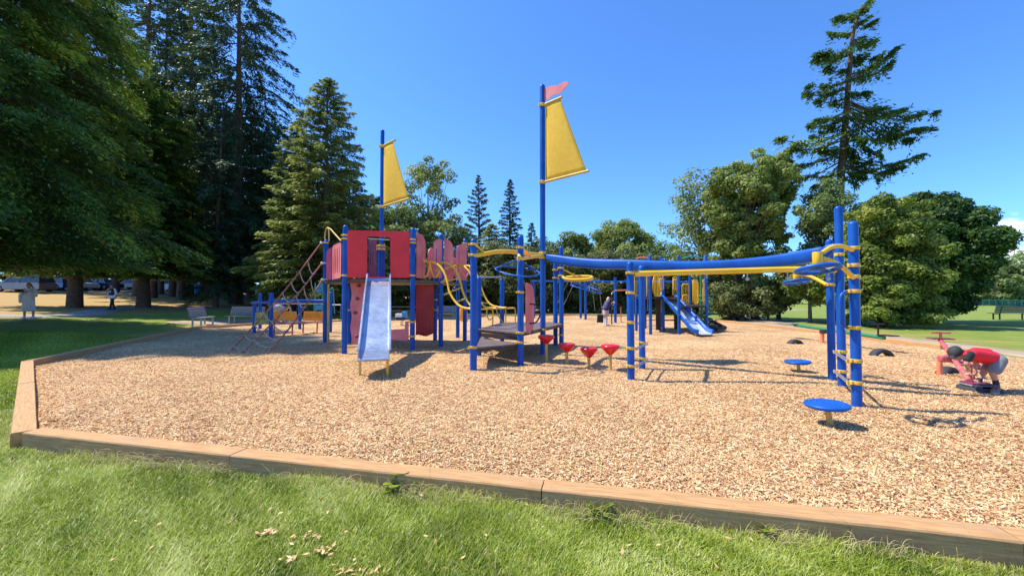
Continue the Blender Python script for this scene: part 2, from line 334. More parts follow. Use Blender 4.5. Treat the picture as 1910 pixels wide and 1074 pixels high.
def grid(name, xs, ys, hf, m, attr=None):
    nx, ny = len(xs), len(ys); gx, gy = np.meshgrid(xs, ys); z = hf(gx, gy)
    v = np.stack([gx, gy, z], -1).reshape(-1, 3); i = np.arange(nx - 1)[None, :] + np.arange(ny - 1)[:, None] * nx; i = i.ravel()
    f = np.stack([i, i + 1, i + 1 + nx, i + nx], 1)
    me = bpy.data.meshes.new(name); me.vertices.add(len(v)); me.vertices.foreach_set('co', v.astype(np.float32).ravel()); me.loops.add(f.size); me.loops.foreach_set('vertex_index', f.astype(np.int32).ravel())
    me.polygons.add(len(f)); me.polygons.foreach_set('loop_start', np.arange(0, f.size, 4, dtype=np.int32)); me.polygons.foreach_set('loop_total', np.full(len(f), 4, dtype=np.int32)); me.polygons.foreach_set('use_smooth', np.ones(len(f), bool))
    if attr is not None:
        a = me.attributes.new('dry', 'FLOAT', 'POINT'); a.data.foreach_set('value', attr(gx, gy).ravel().astype(np.float32))
    me.update(); me.materials.append(m); o = bpy.data.objects.new(name, me); COL.objects.link(o); o['kind'] = 'structure'; return o
def axis(lo, hi, step, far): 
    a = np.arange(lo, hi + step / 2, step); k = np.array([1.5, 4, 10, 25, 60, 140, 320, 700, far]) * step * 1.0
    k = np.array([2, 6, 15, 40, 100, 250, 600, 1400, far]); return np.concatenate([(lo - k)[::-1], a, hi + k])
def dryness(x, y):
    d = sdist(x, y); h = hill(x, y)
    a = sstep(0.22, 0.85, h) * 0.95                          # the dry bank on the left
    a = np.maximum(a, 0.55 * sstep(2.5, 0.6, d) * sstep(6, 14, y)) # trodden rim round the chips
    a = np.maximum(a, 0.55 * sstep(6, 1.5, d) * sstep(4, 10, x))
    a = np.maximum(a, 0.5 * sstep(-26, -10, x) * sstep(19, 26, y) * (x < 6))
    a = np.maximum(a, 0.12 * (x > 14))
    return np.where(h > 0.9, np.maximum(a, 0.85), a)
GRM = gmat()
ground = grid('ground', axis(-75, 60, 0.5, 3000), axis(-4, 75, 0.5, 3000), H, GRM, dryness)
def chipmat():
    m = bpy.data.materials.new('wood_chip_bed'); m.use_nodes = True; t = m.node_tree; b = t.nodes['Principled BSDF']; l = t.links.new
    g = N(t, 'ShaderNodeNewGeometry'); nz = N(t, 'ShaderNodeTexNoise'); nz.inputs['Scale'].default_value = 9; nz.inputs['Detail'].default_value = 2; l(g.outputs['Position'], nz.inputs[0])
    vr = N(t, 'ShaderNodeVectorMath', operation='MULTIPLY_ADD'); l(nz.outputs['Color'], vr.inputs[0]); vr.inputs[1].default_value = (0.16, 0.16, 0); l(g.outputs['Position'], vr.inputs[2])
    hs = []
    for sc in ((20, 55, 1), (58, 24, 1)):
        mp = N(t, 'ShaderNodeMapping'); mp.inputs['Scale'].default_value = sc; mp.inputs['Rotation'].default_value = (0, 0, 0.5 if sc[0] < 30 else 0.9); l(vr.outputs[0], mp.inputs[0])
        v = N(t, 'ShaderNodeTexVoronoi'); v.voronoi_dimensions = '2D'; v.inputs['Scale'].default_value = 1; l(mp.outputs[0], v.inputs[0]); hs.append(v)
    sel = N(t, 'ShaderNodeTexNoise'); sel.inputs['Scale'].default_value = 14; l(g.outputs['Position'], sel.inputs[0]); gt = N(t, 'ShaderNodeMath', operation='GREATER_THAN'); gt.inputs[1].default_value = 0.5; l(sel.outputs[0], gt.inputs[0])
    mc = N(t, 'ShaderNodeMix', data_type='RGBA'); l(gt.outputs[0], mc.inputs[0]); l(hs[0].outputs['Color'], mc.inputs[6]); l(hs[1].outputs['Color'], mc.inputs[7])
    md = N(t, 'ShaderNodeMix', data_type='FLOAT'); l(gt.outputs[0], md.inputs[0]); l(hs[0].outputs['Distance'], md.inputs[2]); l(hs[1].outputs['Distance'], md.inputs[3])
    sx = N(t, 'ShaderNodeSeparateColor'); l(mc.outputs[2], sx.inputs[0])
    cr = N(t, 'ShaderNodeValToRGB'); e = cr.color_ramp.elements
    st = CHIP_STOPS
    while len(e) < len(st): e.new(0.5)
    for i, (p, c) in enumerate(st): e[i].position = p; e[i].color = (*c, 1)
    l(sx.outputs[0], cr.inputs[0])
    big = N(t, 'ShaderNodeTexNoise'); big.inputs['Scale'].default_value = 0.6; big.inputs['Detail'].default_value = 4; l(g.outputs['Position'], big.inputs[0])
    br = N(t, 'ShaderNodeValToRGB'); br.color_ramp.elements[0].position = 0.35; br.color_ramp.elements[0].color = (0.78, 0.74, 0.72, 1); br.color_ramp.elements[1].position = 0.65; br.color_ramp.elements[1].color = (1.05, 1.03, 1.0, 1); l(big.outputs[0], br.inputs[0])
    mm = N(t, 'ShaderNodeMix', data_type='RGBA', blend_type='MULTIPLY'); mm.inputs[0].default_value = 1; l(cr.outputs[0], mm.inputs[6]); l(br.outputs[0], mm.inputs[7])
    l(mm.outputs[2], b.inputs['Base Color']); b.inputs['Roughness'].default_value = 0.85; b.inputs['Specular IOR Level'].default_value = 0.25
    mul2 = N(t, 'ShaderNodeMath', operation='MULTIPLY_ADD'); mul2.inputs[1].default_value = -0.7; l(md.outputs[0], mul2.inputs[0]); l(sx.outputs[1], mul2.inputs[2])
    bp = N(t, 'ShaderNodeBump'); bp.inputs['Strength'].default_value = 0.8; bp.inputs['Distance'].default_value = 0.014; l(mul2.outputs[0], bp.inputs['Height']); l(bp.outputs[0], b.inputs['Normal'])
    return m
CHIP_STOPS = [(0.0, (0.24, 0.10, 0.05)), (0.2, (0.43, 0.205, 0.10)), (0.42, (0.61, 0.36, 0.16)), (0.7, (0.75, 0.51, 0.245)), (1.0, (0.88, 0.71, 0.42))]
CHM = chipmat()
def chipz(x, y):
    return 0.028 * np.sin(x * 1.3 + 1.7 * np.sin(y * 0.7)) * np.cos(y * 1.1 + x * 0.4) + 0.012 * np.sin(x * 4.1 + y * 2.7 + np.sin(x * 2.3)) - 0.07 * np.exp(-((x + 2.4) ** 2 + (y - 6.9) ** 2) / .35) - .05 * np.exp(-((x - 5) ** 2 + (y - 14.2) ** 2) / .5) - 0.02 * sstep(-0.25, 0, sdist(x, y))
def Cz(x, y): return float(chipz(np.array([x]), np.array([y]))[0])
# chip sheet: fine grid clipped to the border's centre line
cg = grid('wood_chip_bed', np.arange(-16, 14.01, 0.2), np.arange(2, 33.2, 0.2), chipz, CHM)
bm = bmesh.new(); bm.from_mesh(cg.data)
bad = []
cc = np.array([f.calc_center_median()[:2] for f in bm.faces]); dd = sdist(cc[:, 0], cc[:, 1])
bm.faces.ensure_lookup_table(); bmesh.ops.delete(bm, geom=[bm.faces[i] for i in np.where(dd > 0.14)[0]], context='FACES')
vv = np.array([v.co[:2] for v in bm.verts]); dv = sdist(vv[:, 0], vv[:, 1]); bm.verts.ensure_lookup_table()
for i in np.where(dv > 0.02)[0]:        # pull the ragged rim in under the timbers
    v = bm.verts[i]; e = 0.01; gx = (sdist(v.co.x + e, v.co.y) - sdist(v.co.x - e, v.co.y)) / (2 * e); gy = (sdist(v.co.x, v.co.y + e) - sdist(v.co.x, v.co.y - e)) / (2 * e)
    v.co.x -= float(gx) * (dv[i] - 0.0); v.co.y -= float(gy) * (dv[i] - 0.0)
bm.to_mesh(cg.data); bm.free()
# timber border
def timber_beam(a, b, label, wd=0.175, top=0.105, bot=-0.14):
    a = Vector((*a, 0)); b = Vector((*b, 0)); d = (b - a); ln = d.length; d.normalize(); s_ = Vector((-d.y, d.x, 0)) * wd / 2; m = MB(); n = max(2, int(ln / 0.4)); rng = random.Random(int(ln * 1000))
    sec = [(-1, bot), (-1, top - 0.012), (-0.93, top), (0.93, top), (1, top - 0.012), (1, bot)]; vs = []; 
    for i in range(n + 1):
        t = i / n; o = a + d * ln * t; 
        for q, z in sec:
            j = rng.uniform(-0.003, 0.003); vs.append(o + s_ * q + Vector((0, 0, z + (j if z > 0 else 0))))
    k = len(sec); fs = []; uv = []
    dist = [0, 0.25, 0.265, 0.43, 0.445, 0.7]; off = rng.uniform(0, 50)
    for i in range(n):
        for q in range(k - 1):
            fs.append((i * k + q, (i + 1) * k + q, (i + 1) * k + q + 1, i * k + q + 1)); u0, u1 = off + i * ln / n, off + (i + 1) * ln / n; uv.append([(u0, dist[q]), (u1, dist[q]), (u1, dist[q + 1]), (u0, dist[q + 1])])
    m.add(vs, fs, False, uv)
    for e, i0 in ((0, 0), (1, n * k)): m.add([vs[i0 + q] for q in range(k)], [tuple(range(k))], False, [[(0.1 * q, 0.3 * (q % 2)) for q in range(k)]])
    o = m.build('border_timber', M['timber'], bevel=0); tag(o, label, 'timber', 'timbers edging the wood chips'); return o
BL = {0: ('left', 3), 12: ('near', 3)}
names = []
P_ = [tuple(p) for p in POLY]
def off_in(p, q): return p
segs = []
def add_seg(i, j, n, labs):
    a = Vector(P_[i]); b = Vector(P_[j])
    for k in range(n):
        p = a.lerp(b, k / n); q = a.lerp(b, (k + 1) / n); d = (q - p).normalized() * 0.004
        if (i, k) == (0, 0): p = p - d * 33          # the left beam runs past the near one and shows its end
        if (j, k) == (0, n - 1): q = q - d * 36
        timber_beam(p + d, q - d, labs[k])
add_seg(13, 0, 3, ['brown timber beam at bottom right corner of the chips', 'brown timber beam in the middle of the near chip edge', 'brown timber beam ending at the near left corner of the chips'][0:3])
add_seg(12, 13, 1, ['short end of brown timber beam cut by the bottom right corner'])
add_seg(0, 1, 2, ['brown timber beam running back from the near left corner, end grain showing', 'timber beam reaching the far left corner beside the shaded lawn'])
add_seg(1, 2, 3, ['half shaded timber beam along the left lawn, nearest of three', 'shaded timber beam along the left lawn, middle of three', 'timber beam along the left lawn ending by the lone bench'])
add_seg(2, 3, 1, ['short reddish timber beam in front of the grey path bench'])
add_seg(3, 4, 1, ['timber beam behind the low counter with orange panels'])
add_seg(4, 5, 2, ['timber beam behind the tower seen under its deck', 'timber beam behind the yellow climber'])
add_seg(5, 6, 3, ['far timber beam behind the decks', 'far timber beam behind the tall mast', 'far timber beam left of the woman'])
add_seg(6, 7, 2, ['far timber beam behind the woman', 'far timber beam behind the yellow railed climbing frame'])
add_seg(7, 8, 1, ['timber beam behind the small blue slide'])
add_seg(8, 9, 1, ['timber beam behind the green seesaw, near the maple'])
add_seg(9, 10, 2, ['timber beam on the right edge behind the green seesaw', 'timber beam on the right edge behind the red seesaw'])
# ------------------------------------------------------------------ paths
def ribbon(name, pts, widths, m, lift=0.03, kind='structure'):
    pts = smooth_path([(x, y, 0) for x, y in pts], 10); n = len(pts); wl = np.interp(np.linspace(0, 1, n), np.linspace(0, 1, len(widths)), widths); vs = []; fs = []
    for i, p in enumerate(pts):
        a = pts[max(0, i - 1)]; b = pts[min(n - 1, i + 1)]; d = (b - a).normalized(); s_ = Vector((-d.y, d.x, 0))
        for q in (0, 0, 1, 2, 3, 4, 4):
            k = len(vs) % 7; o = p + s_ * (wl[i] * (q / 4 - .5) + (-.12 if k == 0 else .12 if k == 6 else 0) + .06 * math.sin(i * 1.9 + q) * (q in (0, 4))); vs.append((o.x, o.y, Hf(o.x, o.y) + (lift if 0 < k < 6 else -.1)))
    for i in range(n - 1):
        for q in range(6): fs.append((i * 7 + q, i * 7 + q + 1, (i + 1) * 7 + q + 1, (i + 1) * 7 + q))
    me = bpy.data.meshes.new(name); me.from_pydata(vs, [], fs); me.materials.append(m); me.polygons.foreach_set('use_smooth', [True] * len(fs)); o = bpy.data.objects.new(name, me); COL.objects.link(o); o['kind'] = kind; return o
M['pathm'] = mat('grey_path', (0.30, 0.28, 0.27), 0.9, var=0.15, scale=1.5, bump=0.3)
M['dust'] = mat('dusty_gravel', (0.38, 0.29, 0.20), 0.95, var=0.2, scale=1.2, bump=0.4, bscale=40)
M['asph'] = mat('car_park_asphalt', (0.09, 0.09, 0.095), 0.9, var=0.15, bump=0.3)
ribbon('path', [(-60, 12), (-38, 18), (-25, 20.8), (-28.5, 28), (-24, 33), (-12, 36), (4, 39), (20, 42)], [1.8, 1.8, 1.7, 1.7, 1.8, 1.8, 1.8, 1.8], M['pathm'], 0.02)
ribbon('gravel_pad', [(-18.2, 20.4), (-17, 21.4), (-14.6, 23.2), (-12, 25), (-10.5, 26.2)], [.2, 2.2, 3.2, 2.2, .2], M['dust'], 0.02)
ribbon('edge_path', [(12, 27.5), (14.3, 24), (14.6, 18), (14.0, 11.5), (12.9, 8)], [.9, .9, .8, .8, .8], M['dust'], 0.03)
ribbon('field_path', [(15, 22), (19, 31), (27, 45), (45, 60)], [1.6, 1.6, 1.6, 2], M['dust'], 0.03)
ribbon('car_park', [(-90, 50), (-50, 50.5), (-15, 51), (10, 52)], [9, 9, 9, 9], M['asph'], 0.05)
# ------------------------------------------------------------------ loose chips and grass as ground cover
rs = np.random.RandomState(5)
def scatter(n, x0, x1, y0, y1, dens, maxy=None):
    x = rs.uniform(x0, x1, n); y = rs.uniform(y0, y1, n); k = (rs.uniform(0, 1, n) < dens(x, y)) & (np.abs(x) < 1.40 * y + 0.6); return x[k], y[k]
cm = leafmat('loose_wood_chip', [(0, (0.21, 0.08, 0.04)), (0.2, (0.46, 0.22, 0.11)), (0.44, (0.64, 0.38, 0.17)), (0.72, (0.78, 0.535, 0.255)), (1.0, (0.90, 0.73, 0.44))], trans=0, rough=0.85)
x, y = scatter(1250000, -11, 12, 2.3, 11.5, lambda x, y: np.where(sdist(x, y) < -0.03, np.clip(3.6 / y, 0, 1) ** 1.7, 0))
n = len(x); th = rs.uniform(0, 2 * np.pi, n); tilt = rs.normal(0, 0.28, n); roll = rs.normal(0, 0.4, n)
a = np.stack([np.cos(th) * np.cos(tilt), np.sin(th) * np.cos(tilt), np.sin(tilt)], 1); bb = np.stack([-np.sin(th) * np.cos(roll), np.cos(th) * np.cos(roll), np.sin(roll)], 1)
ln = rs.gamma(3.2, .009, n).clip(.008, .065); wd = rs.uniform(0.0035, 0.012, n)
c = np.stack([x, y, chipz(x, y) + 0.004 + rs.uniform(0, 0.013, n)], 1)
v = np.stack([c - a * ln[:, None] * .5 - bb * wd[:, None] * .4, c + a * ln[:, None] * .5 - bb * wd[:, None] * .5, c + a * ln[:, None] * .45 + bb * wd[:, None] * .5, c - a * ln[:, None] * .5 + bb * wd[:, None] * .5], 1).reshape(-1, 3)
lc = cards_mesh('loose_wood_chips', v, rs.beta(1.4, 1.15, n), cm); tag(lc, 'loose pale wood chips covering the playground', 'wood chips', kind='stuff')
# chips kicked out on the near lawn
xs_, ys_ = [], []
for px, py, q, s in ((495, 1000, 16, 0.03), (565, 1008, 14, 0.05), (600, 1030, 14, 0.04), (540, 1048, 8, 0.04), (650, 1066, 14, 0.07), (695, 1068, 12, 0.05), (440, 975, 3, 0.02), (800, 1060, 10, 0.2), (300, 1000, 8, 0.5), (1000, 1000, 14, .5), (1300, 1040, 10, .4), (600, 930, 12, .4)):
    g = G(px, py, -0.02); xs_.append(rs.normal(g.x, s, q)); ys_.append(rs.normal(g.y, s * 0.6, q))
x = np.concatenate(xs_); y = np.concatenate(ys_); n = len(x); th = rs.uniform(0, 6.3, n); c = np.stack([x, y, np.full(n, -0.01) + rs.uniform(0, 0.03, n)], 1)
a = np.stack([np.cos(th), np.sin(th), rs.normal(0, .25, n)], 1); bb = np.stack([-np.sin(th), np.cos(th), rs.normal(0, .3, n)], 1)
sc = cards_mesh('stray_wood_chips', cards(c, a, bb, rs.uniform(.025, .06, n), rs.uniform(.009, .02, n)), rs.uniform(0.25, .85, n), cm); tag(sc, 'stray wood chips lying in the near grass', 'wood chips', kind='stuff')
# grass blades
gm2 = leafmat('grass_blade', [(0, (0.08, 0.14, 0.010)), (0.28, (0.26, 0.35, 0.02)), (0.58, (0.48, 0.56, 0.07)), (0.86, (0.72, 0.74, 0.32)), (0.93, (0.50, 0.40, 0.19)), (1, (0.66, 0.52, 0.29))], trans=0.35, rough=0.4)
def grass(name, x, y, hgt, wdt, tint, lean, label, m=gm2):
    n = len(x); th = rs.uniform(0, 6.283, n); z = H(x, y) - 0.005; dx = np.cos(th); dy = np.sin(th)
    base = np.stack([x, y, z], 1); side = np.stack([-dy, dx, np.zeros(n)], 1) * wdt[:, None] * .5; out_ = np.stack([dx, dy, np.zeros(n)], 1)
    k1 = base + np.stack([np.zeros(n), np.zeros(n), hgt * .6], 1) + out_ * (lean * hgt * .3)[:, None]; k2 = base + np.stack([np.zeros(n), np.zeros(n), hgt], 1) + out_ * (lean * hgt)[:, None]
    q1 = np.stack([base - side, base + side, k1 + side * .8, k1 - side * .8], 1); q2 = np.stack([k1 - side * .8, k1 + side * .8, k2 + side * .12, k2 - side * .12], 1)
    v = np.stack([q1, q2], 1).reshape(-1, 3); o = cards_mesh(name, v, np.repeat(tint, 2), m); return tag(o, label, 'grass', kind='stuff')
def pn(x, y, s, seed=0): return (np.sin(x * s + 2.1 * np.sin(y * s * .7 + seed)) + np.sin(y * s * 1.3 + 1.7 * np.sin(x * s * .9 + seed * 2)) + np.sin((x + y) * s * 2.3 + seed)) / 6 + .5
x, y = scatter(1300000, -7.2, 4, 1.9, 5.4, lambda x, y: np.where(sdist(x, y) > 0.1, np.clip(3.2 / y, 0, 1) ** 2, 0)); n = len(x)
t = 0.02 + 0.42 * pn(x, y, 2.2) + 0.36 * pn(x, y, 7, 3) + rs.normal(0, .17, n); t = np.where(rs.uniform(0, 1, n) < 0.05 + 0.25 * sstep(0.35, 0.1, sdist(x, y)) * pn(x, y, 3, 5), rs.uniform(.86, 1, n), np.clip(t, 0, .86))
grass('near_lawn_grass', x, y, rs.uniform(.022, .055, n) * (0.6 + .9 * pn(x, y, 3, 9)), rs.uniform(.0028, .0062, n), t, rs.uniform(.2, 1.3, n), 'short green lawn grass in the foreground')
x, y = scatter(900000, -19, -4.5, 3.2, 15, lambda x, y: np.where((sdist(x, y) > 0.1), np.clip(4.2 / y, 0, 1) ** 2, 0)); n = len(x)
t = np.clip(0.12 + 0.4 * pn(x, y, 1.2, 2) + rs.normal(0, .12, n), 0, .88)
grass('side_lawn_grass', x, y, rs.uniform(.02, .05, n), rs.uniform(.004, .008, n) * (y / 5), t, rs.uniform(.2, 1.2, n), 'green lawn grass left of the timber border')
# long uncut straw along the near timber
xs_ = rs.uniform(-4.9, 2.7, 5200); k = pn(xs_, xs_ * 0, 2.3, 4) > rs.uniform(.25, .8, len(xs_)); xs_ = xs_[k]; yl = 4.15 - (xs_ + 5.2) * (4.15 - 2.33) / 8.15 - 0.10 - np.abs(rs.normal(0, .055, len(xs_))); n = len(xs_)
grass('long_straw_grass', xs_, yl, rs.uniform(.05, .14, n), rs.uniform(.002, .004, n), rs.uniform(.45, 1, n), rs.normal(0.2, 1.0, n), 'long dry straw grass along the near timbers')
xs_ = rs.uniform(-4.0, 2.6, 420); k = pn(xs_, xs_ * 0, 2.3, 4) > .4; xs_ = xs_[k]; n = len(xs_); yl = 4.15 - (xs_ + 5.2) * (4.15 - 2.33) / 8.15 - 0.13 - np.abs(rs.normal(0, .05, n))
m_ = MB()
for i in range(n):      # fallen bent stems
    a0 = rs.uniform(0, 6.28); l0 = rs.uniform(.08, .24); p0 = Vector((xs_[i], yl[i], -.03)); d0 = Vector((math.cos(a0), math.sin(a0) * .4, 0)); h0 = rs.uniform(.02, .09)
    sp = smooth_path([p0, p0 + d0 * l0 * .3 + Vector((0, 0, h0)), p0 + d0 * l0 * .7 + Vector((0, 0, h0 * 1.05)), p0 + d0 * l0 + Vector((0, 0, h0 * .6))], 4); m_.tube(sp, [.0018 - .0011 * k / len(sp) for k in range(len(sp))], 4)
M['straw'] = mat('dry_straw', (0.58, 0.44, 0.22), 0.8, var=0.3, scale=5)
tag(m_.build('fallen_straw_stems', M['straw'], recalc=False), 'bent straw stems lying against the near timbers', 'straw', kind='stuff')
# leafy weeds at the foot of the timber
def weed(px, py, rad, n, label, seed):
    r = np.random.RandomState(seed); g = G(px, py, -.03); az_ = r.uniform(0, 6.28, n); l_ = rad * r.uniform(.5, 1, n); el = r.uniform(.5, 1.35, n); vs = []; 
    for i in range(n):
        d = np.array([math.cos(az_[i]), math.sin(az_[i]), 0]); s_ = np.array([-d[1], d[0], 0]); p = np.array([g.x, g.y, -.03]); prev = p; w0 = .004
        for k, (f, wf) in enumerate(((.3, .35), (.65, 1), (.9, .7), (1.05, .1))):
            q = p + d * l_[i] * f * math.cos(el[i] * .8) + np.array([0, 0, l_[i] * (math.sin(el[i]) * f - .35 * f * f)]); w1 = l_[i] * .19 * wf
            vs.append([prev - s_ * w0, prev + s_ * w0, q + s_ * w1, q - s_ * w1]); prev = q; w0 = w1
    v = np.array(vs).reshape(-1, 3); o = cards_mesh('leafy_weed', v - np.array([g.x, g.y, -.03]), r.uniform(.05, .4, len(vs)), gm2); o.location = (g.x, g.y, -.03)
    return tag(o, label, 'weed', 'weeds growing at the foot of the near timbers')
weed(745, 905, .24, 44, 'larger dark leafy weed against the near timber, left of centre', 1)
weed(797, 912, .18, 30, 'small leafy weed just right of the larger dark weed', 2)
weed(1118, 960, .18, 36, 'broad leafy green weed against the middle near timber', 3)
weed(1415, 988, .16, 28, 'low dark weed against the right hand near timber', 4)
# ------------------------------------------------------------------ the tower with the shorter mast
def pm(lst, pl): return [pl.uv(*q) for q in lst]
def px_round(pts, k=4): return pts
def arcpts(c, r, a0, a1, n): return [(c[0] + r * math.cos(R(a0 + (a1 - a0) * i / n)), c[1] + r * math.sin(R(a0 + (a1 - a0) * i / n))) for i in range(n + 1)]
def rrect(x0, z0, x1, z1, r, n=5, top_only=False):
    r = min(r, (x1 - x0) / 2 - 1e-4, (z1 - z0) / 2 - 1e-4); o = []
    for (cx_, cz_, a) in ((x1 - r, z1 - r, 0), (x0 + r, z1 - r, 90), (x0 + r, z0 + r, 180), (x1 - r, z0 + r, 270)):
        if top_only and a >= 180: o.append((x0 if a == 180 else x1, z0)); continue
        o += arcpts((cx_, cz_), r, a, a + 90, n)
    return o
PR = 0.072
class Post:
    def __init__(s, px, pybase, pytop, Y=None, r=PR):
        if Y is None: g = G(px, pybase); s.x, s.y = g.x, g.y
        else: s.x, s.y = X(px, Y), Y
        s.top = P(px, pytop, s.y).z; s.r = r
    def z(s, py): return P(CX, py, s.y).z
    @property
    def xy(s): return (s.x, s.y)
def make_post(parent, p, rings=(), name='post', ear=None):
    m = MB(); m.post(p.x, p.y, -0.1, p.top, p.r); o = m.build(name, M['blue'], parent)
    for py in rings:
        z = p.z(py); c = clampring(MB(), p.x, p.y, z, p.r, 0.05, ear); c.build('clamp', M['clamp'], o, bevel=0.004)
    return o
pA = Post(606, 638, 447); pB = Post(642, 657, 420); pC = Post(769, 652, 425); pE = Post(822, 644, 436); pF = Post(854, 0, 458, 14.6); pG = Post(867, 635, 446)
pI = Post(653, 0, 526, 12.4); pJ = Post(812, 0, 450, 13.6); pLow = Post(711, 0, 462, 12.3, 0.115)
TOWER = thing('play_tower', (X(711, 12.3), 12.3, 0), 'ship shaped play tower with red panels, pale blue slide and shorter sail mast', 'play tower')
for p, rg in ((pA, (453, 491, 522)), (pB, (439, 445.5, 514)), (pC, (447, 453, 514, 600, 627)), (pE, ()), (pF, ()), (pG, (454, 460)), (pI, (578,)), (pJ, (559, 578)), ):
    make_post(TOWER, p, rg)
DZ = 2.02
m = MB(); m.post(pLow.x, pLow.y, -0.1, P(711, 459, 12.3).z, 0.11, 20, False); o = m.build('mast_base', M['blue'], TOWER)
for py in (459, 465): clampring(MB(), pLow.x, pLow.y, pLow.z(py), 0.11, 0.07).build('clamp', M['clamp'], o, bevel=0.004)
# deck
dk = [(pA.x + .05, pA.y - .1), (pB.x + .04, pB.y + .08), (pC.x - .02, pC.y + .08), (pE.x - .05, pE.y), (pG.x - .08, pG.y), (pF.x - .1, pF.y), (pJ.x, pJ.y + .3), (pI.x - .6, pI.y + 1.6)]
MB().prism(dk, DZ - 0.07, DZ).build('deck', M['deck'], TOWER)
# big front panel with the slide opening
FP = Plane(pB.xy, pC.xy)
outer = pm([(648, 518), (764, 518), (764, 434), (758, 432.5), (700, 431), (652, 430), (648, 433)], FP)
hole = pm([(685, 516.5), (728, 516.5), (728, 444), (722, 442.5), (690, 441.5), (685, 443)], FP)
MB().plate(FP, outer, [hole], 0.025, 0.05).build('front_panel', M['red'], TOWER, bevel=0.005)
m = MB(); a_ = FP.uv(686, 444); b_ = FP.uv(727, 447); m.tube([FP.w(a_[0], a_[1] - .02, .04), FP.w(b_[0], b_[1] - .02, .04)], 0.014, 8); m.build('grab_bar', M['galv'], TOWER)
# lower wall: rock climbing sheet and cut out corner
LP_ = Plane((X(655, 11.75), 11.75), (pC.x - .05, pC.y + .06))
wav = []
for i in range(17):
    py = 642 - i * 7.3; wav.append((655 + 1.3 * math.sin(i * 1.1), py))
wall = pm([(762, 636), (727, 633)] + [(700, 640)] + wav + [(697, 520), (697, 612), (727, 615), (755, 613), (756, 599), (762, 599)], LP_)
o = MB().plate(LP_, wall, [], 0.022).build('climbing_wall', M['pink'], TOWER, bevel=0.004)
for (hx, hy) in ((663, 521), (671, 533), (668, 557), (664, 583), (680, 597), (667, 627)):
    u, z = LP_.uv(hx, hy); c = LP_.w(u, z, .045); mm = MB(); mm.lathe(c, [(.028, -.05), (.045, -.02), (.05, .02), (.03, .045)], 10, rx=Matrix.Rotation(R(90), 3, 'X') @ Matrix.Rotation(.3 * hx, 3, 'Z')); mm.build('hand_hold', M['plum'], o)
# side panel left of post B, slotted
SP = Plane((pA.x + .05, pA.y - .25), (pB.x - .1, pB.y + .12))
x0, z0 = SP.uv(620.5, 514); x1, z1 = SP.uv(636, 452)
zt = P(628, 452, 11).z; zb = DZ + .04
x0 = SP.uv(620.5, 480)[0]; x1 = SP.uv(637, 480)[0]
hs = []
for i in range(4):
    q = x0 + (x1 - x0) * (0.18 + i * 0.20); hs.append(rrect(q, zb + .16, q + (x1 - x0) * .07, zt - .12, .02, 3))
MB().plate(SP, rrect(x0, zb, x1, zt, .12), hs, 0.022).build('slotted_panel', M['pink'], TOWER, bevel=0.004)
fr = rrect(x0 - .03, zb - .03, x1 + .03, zt + .03, .15); MB().tube([SP.w(u, z, .0) for u, z in fr], 0.014, 8, closed=True).build('panel_frame', M['navy'], TOWER)
xa = SP.uv(609.5, 480)[0]; xb = SP.uv(619, 480)[0]
MB().plate(SP, [(xa, zb), (xb, zb), (xb, zt - .02), (xa + (xb - xa) * .3, zt - .05), (xa, zt - .12)], [], 0.022).build('side_panel', M['plum'], TOWER)
# yellow hoop over the net entry
pt = lambda a, b, Y: P(a, b, Y)
m = MB(); m.tube(smooth_path([pt(606, 446, 12.9), pt(606.5, 436, 12.9), pt(608.5, 427, 12.8), pt(612, 425, 12.4), pt(613.5, 432, 12.3), pt(613.8, 450, 12.3)], 5), 0.022, 10)
m.tube(smooth_path([pt(611, 425, 12.5), pt(616, 427, 12.2), pt(626, 438, 11.6), pt(636, 449, 10.75)], 5), 0.022, 10); m.build('entry_hoop', M['yfade'], TOWER)
MB().tube([pt(613, 527, 12.9), (X(613, 12.9), 12.9, -0.1)], 0.04, 12).build('sliding_pole', M['yfade'], TOWER)
m = MB(); m.tube([pt(606, 522, 12.85), pt(640, 522, 11)], .03, 8); m.tube([pt(606, 525.5, 12.9), pt(640, 526, 11)], .02, 8); m.build('deck_rail', M['deck'], TOWER)
# inner back panels seen through the opening
BPn = Plane((X(689, 13.2), 13.2), (X(700, 13.6), 13.6))
MB().plate(BPn, [BPn.uv(688, 517), BPn.uv(702, 517), BPn.uv(702, 448), BPn.uv(697, 445), BPn.uv(688, 449)], [[BPn.uv(a, b) for a, b in s] for s in ([(689.5, 462), (691, 462), (691, 457), (689.5, 457)], [(689.5, 494), (691, 494), (691, 470), (689.5, 470)], [(694, 494), (695.5, 494), (695.5, 470), (694, 470)], [(694, 464), (695.5, 464), (695.5, 455), (694, 455)])], .02).build('rear_panel', M['plum'], TOWER)
M['band'] = mat('worn_brown_band', (0.28, 0.22, 0.27), 0.5, var=.4, scale=20)
# slide
TOPS = Vector((X(707.3, 10.75), 10.72, DZ + .02)); BOT = Vector((X(698, 7.3), 7.3, 0)); dxy = Vector((BOT.x - TOPS.x, BOT.y - TOPS.y, 0)); SL = dxy.length; dxy.normalize(); sdx = Vector((dxy.y, -dxy.x, 0)); sdx = -sdx
prof = [(0, DZ + .02), (.2, DZ - .0), (.42, DZ - .13), (1.2, 1.50), (2.0, 1.03), (2.8, .57), (3.05, .45), (3.3, .385), (SL - .05, .375), (SL + .02, .345)]
fr = []; pp = smooth_path([(a, 0, b) for a, b in prof], 4)
for i, q in enumerate(pp):
    a = pp[max(0, i - 1)]; b = pp[min(len(pp) - 1, i + 1)]; t = (b - a).normalized(); up = dxy * (-t.z) + Vector((0, 0, t.x)); fr.append((TOPS + dxy * q.x + Vector((0, 0, q.z - TOPS.z)), sdx, up))
W2 = .27
